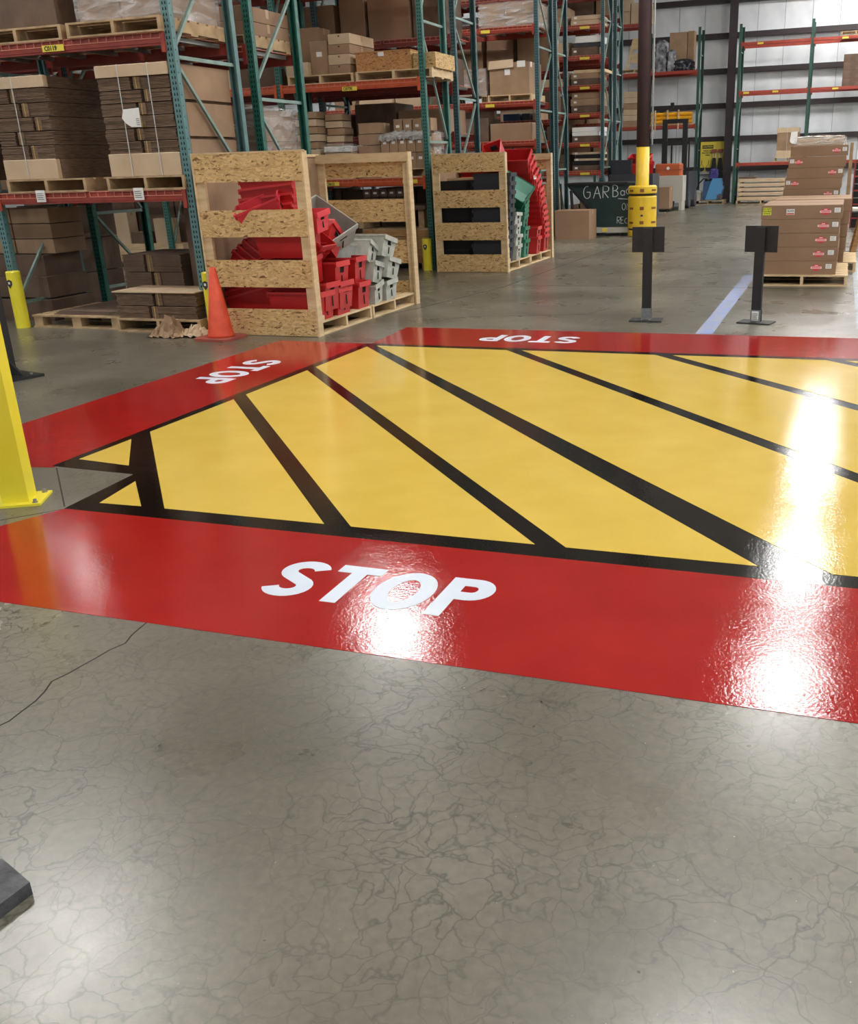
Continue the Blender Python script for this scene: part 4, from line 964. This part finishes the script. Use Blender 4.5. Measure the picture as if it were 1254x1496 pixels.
def stand(x, y, rz, label, foot_m, slip=False):
    t = thing('sign_stand', label, 'sign stand', (x,y,0)); ORG[t.name] = Vector()
    MB().cbox(-.17,.17,-.1,.12,0,.014,.004).build('base_plate', black_m, t)
    MB().box(-.048,.048,-.02,.02,.014,.93).build('post', black_m, t)
    MB().box(-.052,.052,-.03,-.02,.014,.13).box(-.052,.052,.02,.03,.014,.13).build('foot_bracket', foot_m, t)
    for sx in (-.04,.04): MB().lathe([(.008,.014),(.008,.024),(.004,.026)], (sx,-.07), 8).build('bolt', galv_m, t)
    MB().cbox(-.165,.165,.02,.03,.69,.94,.003).build('board', black_m, t)
    MB().box(-.03,.03,-.024,-.02,.75,.78).box(-.03,.03,-.024,-.02,.86,.89).build('fixing_strap', black_m, t)
    if slip: MB().box(-.035,.035,-.034,-.03,.03,.12).build('printed_sticker', white_m, t); [MB().box(-.03,.028-.006*(i%3),-.036,-.034,.04+i*.014,.044+i*.014).build('print_line', ink_m, t) for i in range(5)]
    t.rotation_euler = (0,0,rz); return t
stand(-1.885,9.95,R(2),'black sign stand seen from behind, left one with plain grey foot', grey_m)
stand(-.77,9.95,R(-14),'black sign stand seen from behind, right one with printed sticker on the foot', grey_m, True)

# left barrier foot (cut by the frame edge)
t = thing('black_barrier_post', 'black steel barrier post with gusset and wide base plate at the left edge', 'post', (-6.62,6.15,0))
MB().prism([(-6.86,6.02),(-6.44,5.96),(-6.33,6.3),(-6.86,6.42)], 0, .022).build('base_plate', black_m, t)
MB().box(-6.82,-6.62,6.12,6.3,.022,.95).build('post', black_m, t)
MB().prismy([(-6.62,.022),(-6.44,.022),(-6.6,.17),(-6.62,.18)], 6.18, 6.2).build('gusset', black_m, t)
MB().prismy([(-6.85,.022),(-6.68,.022),(-6.72,.13),(-6.78,.16),(-6.84,.12)], 6.04, 6.1).build('front_gusset', charc_m, t)
for x,y in ((-6.5,6.03),(-6.42,6.25)): MB().lathe([(.012,.022),(.012,.034),(.006,.036)], (x,y), 8).build('bolt', galv_m, t)
# yellow post at the left edge
t = thing('yellow_square_bollard', 'square yellow steel bollard bolted to the concrete at the left edge', 'bollard', (-3.95,3.6,0))
Mr = Matrix.Translation((-3.945,3.60,0)) @ Matrix.Rotation(R(28),4,'Z')
MB().box(-.13,.13,-.11,.11,0,.012,Mr).build('base_plate', yel_m, t)
MB().box(-.065,.065,-.065,.065,.012,1.0,Mr).build('post', yel_m, t)
for a,b_ in ((-.1,-.085),(.1,-.085),(.1,.085),(-.1,.085)):
    c = Mr @ Vector((a,b_,0)); MB().lathe([(.014,.012),(.014,.017),(.009,.018),(.009,.03),(.005,.032)], (c.x,c.y), 8).build('anchor_bolt', galv_m, t)
# rubber mat corner bottom left
t = thing('black_rubber_base', 'scuffed black rubber base corner at the bottom left', 'base', (-1.8,1.3,0))
b = MB().prism([(-1.665,1.315),(-1.79,1.36),(-2.1,1.22),(-2.05,.85),(-1.70,1.05)], 0, .035).build('slab', rub_m, t)
MB().prism([(-1.99,1.2),(-1.84,1.2),(-1.84,1.05),(-1.99,1.05)], .035, .055).build('socket', rub_m, t)

# ================================================================== RIGHT CARTON PALLETS
def emblem(parent, x, y, z, s=1.0):
    w_, h_ = .058*s, .036*s
    hexa = [(x-w_,z),(x-w_*.72,z+h_*.62),(x-w_*.45,z+h_*.7),(x-w_*.3,z+h_),(x+w_*.3,z+h_),(x+w_*.45,z+h_*.7),(x+w_*.72,z+h_*.62),(x+w_,z),(x+w_*.72,z-h_*.62),(x+w_*.45,z-h_*.7),(x+w_*.3,z-h_),(x-w_*.3,z-h_),(x-w_*.45,z-h_*.7),(x-w_*.72,z-h_*.62)]
    e = MB().prismy(hexa, y-.0025, y).build('red_emblem', pink_m, parent)
    MB().prismy([(x-w_*1.02,z-h_*.35),(x+w_*1.02,z-h_*.35),(x+w_*1.02,z+h_*.3),(x-w_*1.02,z+h_*.3)], y-.004, y-.0025).build('emblem_band', pinkw_m, e)
    MB().prismy([(x-w_*.8,z-h_*.12),(x+w_*.8,z-h_*.12),(x+w_*.8,z+h_*.08),(x-w_*.8,z+h_*.08)], y-.005, y-.004).build('emblem_print', pink_m, e)
    MB().prismy([(x-w_*.3,z+h_*.5),(x+w_*.3,z+h_*.5),(x+w_*.3,z+h_*.75),(x-w_*.3,z+h_*.75)], y-.004, y-.0025).build('emblem_print', pinkw_m, e)
def long_carton(x0, x1, y0, y1, z0, z1, label, ex=None, lx=None, sc_=1, top=False, group=None):
    t = thing('long_carton', label, 'box', ((x0+x1)/2,(y0+y1)/2,z0), group)
    MB().cbox(x0,x1,y0,y1,z0,z1-.003,.006).build('body', card_r, t)
    MB().box(x0+.01,x1-.01,(y0+y1)/2-.003,(y0+y1)/2+.003,z1-.003,z1-.0018).build('flap_seam', card_d, t)
    zc = (z0+z1)/2
    if ex is not None: emblem(t, ex, y0, zc, sc_)
    if lx is not None:
        MB().box(lx-.032*sc_,lx+.032*sc_,y0-.003,y0,zc-.012,zc+.045).build('shipping_label', white_m, t)
        for i in range(3): MB().box(lx-.024*sc_,lx+.02*sc_-.01*(i%2),y0-.004,y0-.003,zc+.002+i*.014,zc+.005+i*.014).build('print_line', grey_m, t)
    if top:
        MB().box(x0+.02,x0+.125,y0-.003,y0,zc-.035,zc+.055).build('yellow_label', lime_m, t)
        for k,s_ in enumerate(('DO NOT','DOUBLE','STACK')): text(s_, .026, (x0+.072,y0-.004,zc+.038-k*.027), (R(90),0,0), ink_m, t, bold=.0006)
        MB().box(x0+.31,x0+.41,y0-.003,y0,zc-.035,zc+.035).build('glass_label', white_m, t)
        text('GLASS', .03, (x0+.36,y0-.004,zc+.012), (R(90),0,0), ink_m, t, bold=.0006)
        MB().box(x0+.315,x0+.405,y0-.0045,y0-.003,zc-.03,zc-.014).build('red_line', pink_m, t)
    return t
pallet('new', -1.02,.09, 13.02,14.62, 0, 'pale pallet under the front carton stack with the yellow label')
names5 = ['bottom','second from bottom','middle','second from top','top']
for k in range(5):
    sh = (0,.01,.005,0,-.005)[k]
    long_carton(-1.02+sh,-.06+sh+(.03 if k==4 else 0),13.1,14.6,.14+k*.171,.14+(k+1)*.171,'%s long brown carton of the front stack with red emblems' % names5[k] if k<4 else 'top long brown carton of the front stack with yellow and GLASS labels',
        ex=-.30+.015*k, lx=-.15+.013*k, sc_=1.15, top=(k==4))
pallet('new', -.98,.2, 14.75,16.25, 0, 'pale pallet directly behind the front carton stack')
for k in range(5): long_carton(-.98+.02*(k%2),.02+.012*k,14.75,16.2,.14+k*.172,.14+(k+1)*.172,'long brown carton directly behind the front stack, %s' % names5[k])
pallet('new', -1.1,.0, 16.4,17.9, 0, 'pale pallet under the tall leaning carton stack')
nn = ['lowest','second','third','fourth','fifth','sixth','seventh','eighth','ninth','topmost']
for k in range(10):
    xo = -.98+.0096*max(0,k-4)*2.0; em = k%2 == 1
    long_carton(xo-.01,xo+.84,16.45,17.8,.14+k*.158,.14+(k+1)*.158,'%s long carton of the tall leaning stack behind' % nn[k], ex=(xo+.67 if em else xo+.14) if k>3 else None, lx=(xo+.79 if em else xo+.04) if k>3 else None, sc_=1.0)
wrapped(-.82,-.12,16.5,17.4,1.722,1.83,'film wrapped flat carton lying on top of the tall leaning stack', card_l, 1, 1, lump=.03)
t = thing('leaning_board', 'tall pale board leaning against the right side of the tall carton stack', 'board', (.0,17.4,0)); MB().add([(-.02,16.9,.0),(.05,16.9,.0),(.05,17.7,.0),(-.02,17.7,.0),(-.02,16.9,1.75),(.03,16.9,1.75),(.03,17.7,1.75),(-.02,17.7,1.75)], [(0,3,2,1),(4,5,6,7),(0,1,5,4),(1,2,6,5),(2,3,7,6),(3,0,4,7)]).build('panel', pine_d, t)
pallet('new', .02,.35, 14.7,16.0, 0, 'narrow pallet end right of the carton stacks', rot=1) if False else None
# red gridded stand at the right edge
t = thing('red_wire_rack', 'red framed wire rack at the right edge behind the cartons', 'rack', (.7,24,0))
for z in (.2,.5,.8,1.1,1.4): MB().box(.1,1.3,23.98,24.02,z,z+.03).build('rail', beamd_m, t)
for z in (.35,.65,.95,1.25): MB().box(.1,1.3,23.985,24.015,z,z+.012).build('wire', galv_m, t)
for x in (.1,.4,.7,1.0,1.27): MB().box(x,x+.03,23.97,24.03,0,1.45).build('upright', beamd_m, t)
MB().box(.1,1.3,24.1,24.14,0,1.45).build('back_panel', blk_t, t)
t = thing('sawhorse', 'wooden sawhorse at the right frame edge beside the carton stacks', 'sawhorse', (.45,17.6,0))
MB().bar((.16,17.5,.0),(.36,17.6,1.25),.05,.09).build('leg', pine_b, t); MB().bar((.9,17.5,.0),(.7,17.6,1.25),.05,.09).build('leg', pine_b, t)
MB().bar((.16,18.1,.0),(.36,17.95,1.25),.05,.09).build('leg', pine_b, t); MB().bar((.9,18.1,.0),(.7,17.95,1.25),.05,.09).build('leg', pine_b, t)
MB().box(.2,.86,17.5,18.05,1.2,1.26).build('top_board', pine_b, t); MB().box(.1,.85,17.4,17.95,.7,.74).build('shelf', white_m, t)

# ================================================================== MIDDLE DISTANCE: CARTON, HOPPER, COLUMN
carton(-6.04,-5.46+.2,20.95,21.6,0,.61,'plain brown carton on the floor left of the dark hopper', card_r)
t = thing('dump_hopper', 'dark green steel tilting hopper with chalk writing', 'hopper', (-5.1,22.4,0))
MB().prismy([(-6.05,1.13),(-6.0,1.05),(-5.5,.53),(-5.5,.2),(-4.63,.2),(-4.48,1.13)], 22.0, 23.0).build('body', hop_m, t)
MB().box(-6.09,-4.64,21.96,23.04,1.1,1.15).build('rim', black_m, t)
MB().box(-5.5,-4.63,22.0,22.08,.07,.19).build('skid_rail', lg_m, t); MB().box(-5.5,-4.63,22.9,22.98,.07,.19).build('skid_rail', lg_m, t)
MB().box(-5.45,-5.3,22.05,22.9,0,.07).build('foot', black_m, t); MB().box(-4.8,-4.65,22.05,22.9,0,.07).build('foot', black_m, t)
MB().box(-5.22,-5.1,21.995,22.0,.09,.17).build('yellow_tag', yl_m, t)
MB().bar((-5.98,21.98,1.08),(-5.5,21.98,.56),.03,.06).build('slope_edge', black_m, t)
# chalk
def chalk(strokes, x, z, s, wd=.014):
    b = MB()
    for st in strokes:
        for q in ribbon([[(x+p[0]*s, z+p[1]*s) for p in st]], wd): b.prismy([(v.x,v.y) for v in q], 21.993, 22.0)
    b.build('chalk_letter', chalk_m, t)
Gs = [arc(.34,.5,.32,.5,70,325,14)+[(.6,.52),(.3,.52)]]
As = [[(0,0),(.35,1)],[(.35,1),(.65,-.02)],[(.12,.4),(.5,.4)]]
Rs = [[(0,0),(.02,1)], [(.02,1)]+arc(.25,.75,.3,.25,80,-80,8)+[(.05,.52)], [(.1,.5),(.5,0)]]
Bs = [[(0,0),(0,1)], [(0,1)]+arc(.15,.77,.28,.23,80,-80,8)+[(.03,.52)], [(.03,.52)]+arc(.15,.27,.32,.26,80,-80,8)+[(0,.02)]]
aS = [arc(.25,.28,.22,.26,20,380,12), [(.47,.52),(.48,0)]]
gS = [arc(.25,.4,.24,.28,10,370,12), [(.5,.66),(.52,-.2),(.35,-.42),(0,-.4),(-.9,-.34)]]
eS = [[(.02,.3),(.45,.38)]+arc(.25,.36,.24,.3,10,300,10)]
Os = [arc(.3,.5,.28,.5,0,360,16)]
Ns = [[(0,0),(.02,1),(.45,.02),(.5,1.05)]]
Es = [[(.4,1),(0,1),(0,0),(.45,0)],[(0,.52),(.35,.52)]]
Cs = [arc(.34,.4,.3,.38,70,290,10)]
for g_,x_,z_,s_ in ((Gs,-5.66,.815,.26),(As,-5.43,.815,.26),(Rs,-5.21,.825,.25),(Bs,-4.98,.84,.25),(aS,-4.81,.865,.2),(gS,-4.68,.87,.2),(eS,-4.53,.86,.2)): chalk(g_, x_, z_, s_)
for g_,x_ in ((Os,-4.77),(Ns,-4.66)): chalk(g_, x_, .56, .14, .011)
for g_,x_ in ((Rs,-4.88),(Es,-4.79),(Cs,-4.71),(Rs,-4.62)): chalk(g_, x_, .27, .14, .011)
# pump lever behind the carton
t = thing('hand_truck', 'dark upright hand truck handle behind the brown carton', 'hand truck', (-5.85,22.3-.6,0))
MB().tube([(-6.08,21.75,.05),(-6.12,21.75,1.15)], .02, 8).build('handle', black_m, t); MB().tube([(-5.82,21.75,.05),(-5.88,21.75,1.0)], .035, 8).build('mast', black_m, t); MB().box(-6.12,-5.78,21.68,21.84,0,.06).build('base', black_m, t)

t = thing('building_column', 'dark brown round steel column painted yellow below', 'column', (-4.31,21.95,0))
MB().lathe([(.14,1.85),(.14,9.2)], (-4.31,21.95), 28).build('upper_shaft', brown_m, t, smooth=True)
MB().lathe([(.145,0),(.145,1.86)], (-4.31,21.95), 28).build('yellow_shaft', yelg_m, t, smooth=True)
MB().box(-4.12,-4.1,21.9,22.0,1.9,9.2).build('conduit', galv_m, t)
t = thing('column_guard', 'ribbed yellow plastic barrel guard around the brown column', 'column guard', (-4.3,21.95,0))
def ring(z0, z1, r=.315): return MB().lathe([(r-.015,z0),(r,z0+.02),(r,z1-.03),(r-.03,z1),(.16,z1),(.16,z0)], (-4.3,21.95), 32)
for z0,z1 in ((.0,.14),(.17,.86),(.9,1.07)):
    g_ = ring(z0,z1).build('guard_section', yelg_m, t)
for z0 in (.14,.86): ring(z0,z0+.04,.30).build('strap', black_m, t)
def on_barrel(a0, a1, z0, z1, nm, m_, r=.317):
    b = MB(); n = 4
    for i in range(n):
        p, q = R(a0+(a1-a0)*i/n), R(a0+(a1-a0)*(i+1)/n)
        P = lambda a, rr, z: (-4.3+rr*math.cos(a), 21.95+rr*math.sin(a), z)
        b.add([P(p,r,z0),P(q,r,z0),P(q,r,z1),P(p,r,z1),P(p,r-.01,z0),P(q,r-.01,z0),P(q,r-.01,z1),P(p,r-.01,z1)], [(0,1,2,3),(7,6,5,4),(0,4,5,1),(3,2,6,7),(0,3,7,4),(1,5,6,2)])
    b.build(nm, m_, t)
guard_slot_shade_m = mat('guard_slot_shade', (120,74,20), .7)  # brown stands for the shade inside the slots; patches lie on the barrel
for z in (.3,.6,.97):
    on_barrel(-145+5,-118,z-.025,z+.02,'slot_shade',guard_slot_shade_m); on_barrel(-90+9-8,-90+9+8,z-.035,z+.035,'slot_shade',guard_slot_shade_m); on_barrel(-40,-12,z-.02,z+.025,'slot_shade',guard_slot_shade_m)
on_barrel(-86,-76,.43,.47,'round_mark',charc_m)

# ================================================================== FORKLIFT AREA
t = thing('forklift', 'dark forklift with a tall black mast parked before the back wall', 'forklift', (-5.7,34.7,0))
for x in (-6.1,-5.42): MB().box(x,x+.16,34.4,34.55,.1,2.85).build('mast_rail', black_m, t)
for z in (2.74,2.05,1.2): MB().box(-6.1,-5.26,34.42,34.56,z,z+.13).build('mast_crossbar', black_m, t)
MB().box(-6.0,-5.35,34.3,34.4,.35,.8).build('fork_carriage', black_m, t)
MB().box(-6.15,-5.2,34.6,36.6,.25,1.2).build('chassis', charc_m, t)
for x in (-6.15,-5.25):
    for y in (34.65,36.5): MB().box(x,x+.05,y,y+.05,1.2,2.1).build('cab_post', black_m, t)
MB().box(-6.15,-5.2,34.65,36.55,2.1,2.16).build('cab_roof', black_m, t)
for x in (-6.1,-5.3):
    for y in (34.9,36.3): MB().tube([(x-.08,y,.28),(x+.12,y,.28)], .28, 16).build('wheel', rub_m, t)
for i in range(5): MB().box(-5.85+i*.1,-5.84+i*.1,34.56,34.58,1.4,2.0).build('guard_wire', galv_m, t)
tag(MB().cbox(-6.32,-5.2,33.4,34.1,.3,1.1).box(-6.3,-6.2,33.42,34.08,0,.3).box(-5.32,-5.22,33.42,34.08,0,.3).build('pale_cabinet', lg_m), 'pale grey cabinet in front of the forklift', 'cabinet')
t = thing('orange_tool_chest', 'burnt orange chest with round knob on the pale cabinet', 'chest', (-5.75,33.8,1.1)); MB().cbox(-6.15,-5.3,33.5,34.05,1.1,1.48,.04).build('body', orange_m, t); MB().box(-6.16,-5.29,33.49,34.06,1.27,1.3).build('band', coneb_m, t); MB().tube([(-5.72,33.5,1.33),(-5.72,33.46,1.33)], .05, 12).build('knob', white_m, t)
tag(MB().box(-6.45,-6.2,33.3,33.36,1.1,1.6).build('red_board', redt_m), 'small red board leaning left of the orange chest', 'board')
MBc = MB().cbox(-6.46,-6.2,33.3,33.4,.0,1.1); tag(MBc.build('grey_locker', charc_m), 'narrow dark locker under the small red board', 'cabinet')
carton(-6.15,-5.5,32.6,33.3,.09,.76,'brown carton on a dark dolly before the pale cabinet', card_r)
t = thing('dolly', 'dark dolly under the brown carton in front of the forklift', 'dolly', (-5.8,32.95,0)); MB().box(-6.15,-5.5,32.6,33.3,.05,.088).build('deck', black_m, t)
for x in (-6.05,-5.6):
    for y in (32.7,33.2): MB().tube([(x-.02,y,.028),(x+.02,y,.028)], .027, 10).build('wheel', rub_m, t)
# compactor machine behind the hopper with a red tote blob
t = thing('dark_machine', 'dark grey wheeled machine behind the hopper', 'machine', (-5.9,27.2,0)); MB().cbox(-6.2,-5.0,26.9,27.9,.1,1.25).build('body', charc_m, t); MB().cbox(-6.15,-5.6,26.95,27.6,1.25,1.62).build('hood', dark_t, t)
for x in (-6.0,-5.2): MB().tube([(x,27.1,.1),(x+.1,27.1,.1)], .1, 12).build('wheel', rub_m, t)
tote(TR,-5.35,27.3,1.26,10,10,label='red tote tipped on the dark machine behind the hopper'); tote(TR,-5.4,27.35,1.45,-12,20,label='second red tote heaped on the dark machine')
# sign board with safety gear, floor scrubber
t = thing('safety_board', 'yellow safety board with black header hung on the back wall', 'sign', (-5,39.2,.8))
MB().box(-5.52,-4.58,39.2,39.23,1.15,2.2).build('yellow_board', yl_m, t)
MB().box(-5.4,-4.98,39.19,39.2,1.96,2.08).build('black_header', black_m, t); text('CAUTION', .09, (-5.19,39.185,2.02), (R(90),0,0), yl_m, t, bold=.002)
for k,(s_,wd) in enumerate((('WEAR EYE',.3),('PROTECTION',.3),('HERE',.2))): text(s_, .07, (-5.19,39.19,1.88-.08*k), (R(90),0,0), ink_m, t, bold=.002)
MB().box(-5.52,-4.9,39.19,39.2,1.05,1.15).build('lower_strip', lg_m, t)
for i,x in enumerate((-5.4,-5.14)):
    t = thing('goggles', 'dark goggles hanging on the yellow safety board, %s pair' % ('left','right')[i], 'goggles', (x,39.15,1.2)); MB().prismy([(x-.12,1.28),(x+.12,1.28),(x+.09,1.18),(x,1.14),(x-.09,1.18)], 39.12, 39.18).build('lens', black_m, t); MB().tube([(x-.1,39.16,1.28),(x,39.16,1.42),(x+.1,39.16,1.28)], .008, 6).build('strap', black_m, t); MB().tube([(x,39.17,1.42),(x,39.17,1.55)], .01, 6).build('hook', black_m, t)
for i,x in enumerate((-4.93,-4.7)):
    t = thing('dark_apron', 'long dark apron hanging on the yellow safety board, %s one' % ('left','right')[i], 'apron', (x,39.12,.9)); MB().prismy([(x-.06,1.62),(x+.06,1.62),(x+.13,.9),(x+.1,.55),(x-.12,.5),(x-.13,.95)], 39.08, 39.16).build('cloth', black_m, t); MB().prismy([(x-.1,1.93),(x+.1,1.93),(x+.08,1.8),(x-.08,1.8)], 39.08, 39.16).build('collar', coneb_m, t); MB().tube([(x-.04,39.12,1.62),(x-.05,39.12,1.82)], .01, 6).tube([(x+.04,39.12,1.62),(x+.05,39.12,1.82)], .01, 6).build('strap', white_m, t)
pallet('old', -5.5,-4.35, 37.7,38.7, 0, 'low pallet under the blue floor scrubber at the back wall')
t = thing('floor_scrubber', 'blue floor scrubber with dark tank on the pallet below the yellow board', 'cleaning machine', (-4.85,38.1,.14))
MB().prismy([(-5.05,.16),(-4.5,.16),(-4.42,.55),(-4.5,.9),(-4.8,.9),(-4.95,.5)], 37.85, 38.35).build('body', blue_p, t)
MB().prismy([(-5.15,.16),(-5.04,.16),(-4.94,.5),(-4.84,.82),(-5.12,.8)], 37.84, 38.36).build('tank', dblue_p, t)
MB().lathe([(.12,.8),(.13,.84),(.1,.86)], (-5.0,38.1), 16).build('tank_lid', black_m, t)
MB().tube([(-4.5,37.84,.26),(-4.5,37.78,.26)], .1, 16).build('wheel', rub_m, t); MB().tube([(-4.45,38.1,.6),(-4.35,38.1,1.1),(-4.5,38.1,1.15)], .02, 8).build('handle', black_m, t)
t = thing('wet_vacuum', 'small pale vacuum with a dark hose left of the blue scrubber', 'cleaning machine', (-5.35,38.05,.14)); MB().lathe([(.13,.14),(.14,.38),(.16,.4),(.15,.46),(.05,.5)], (-5.32,38.05), 18).build('drum', lg_m, t); MB().tube([(-5.4,38.0,.5),(-5.3,38.0,.75),(-5.15,38.0,.9),(-5.0,38.0,.88)], .025, 8).build('hose', black_m, t)
lumpy('navy_bag','navy bag lying on the blue floor scrubber','bag',-4.98,-4.6,37.9,38.3,.9,1.25,navy_p,5)
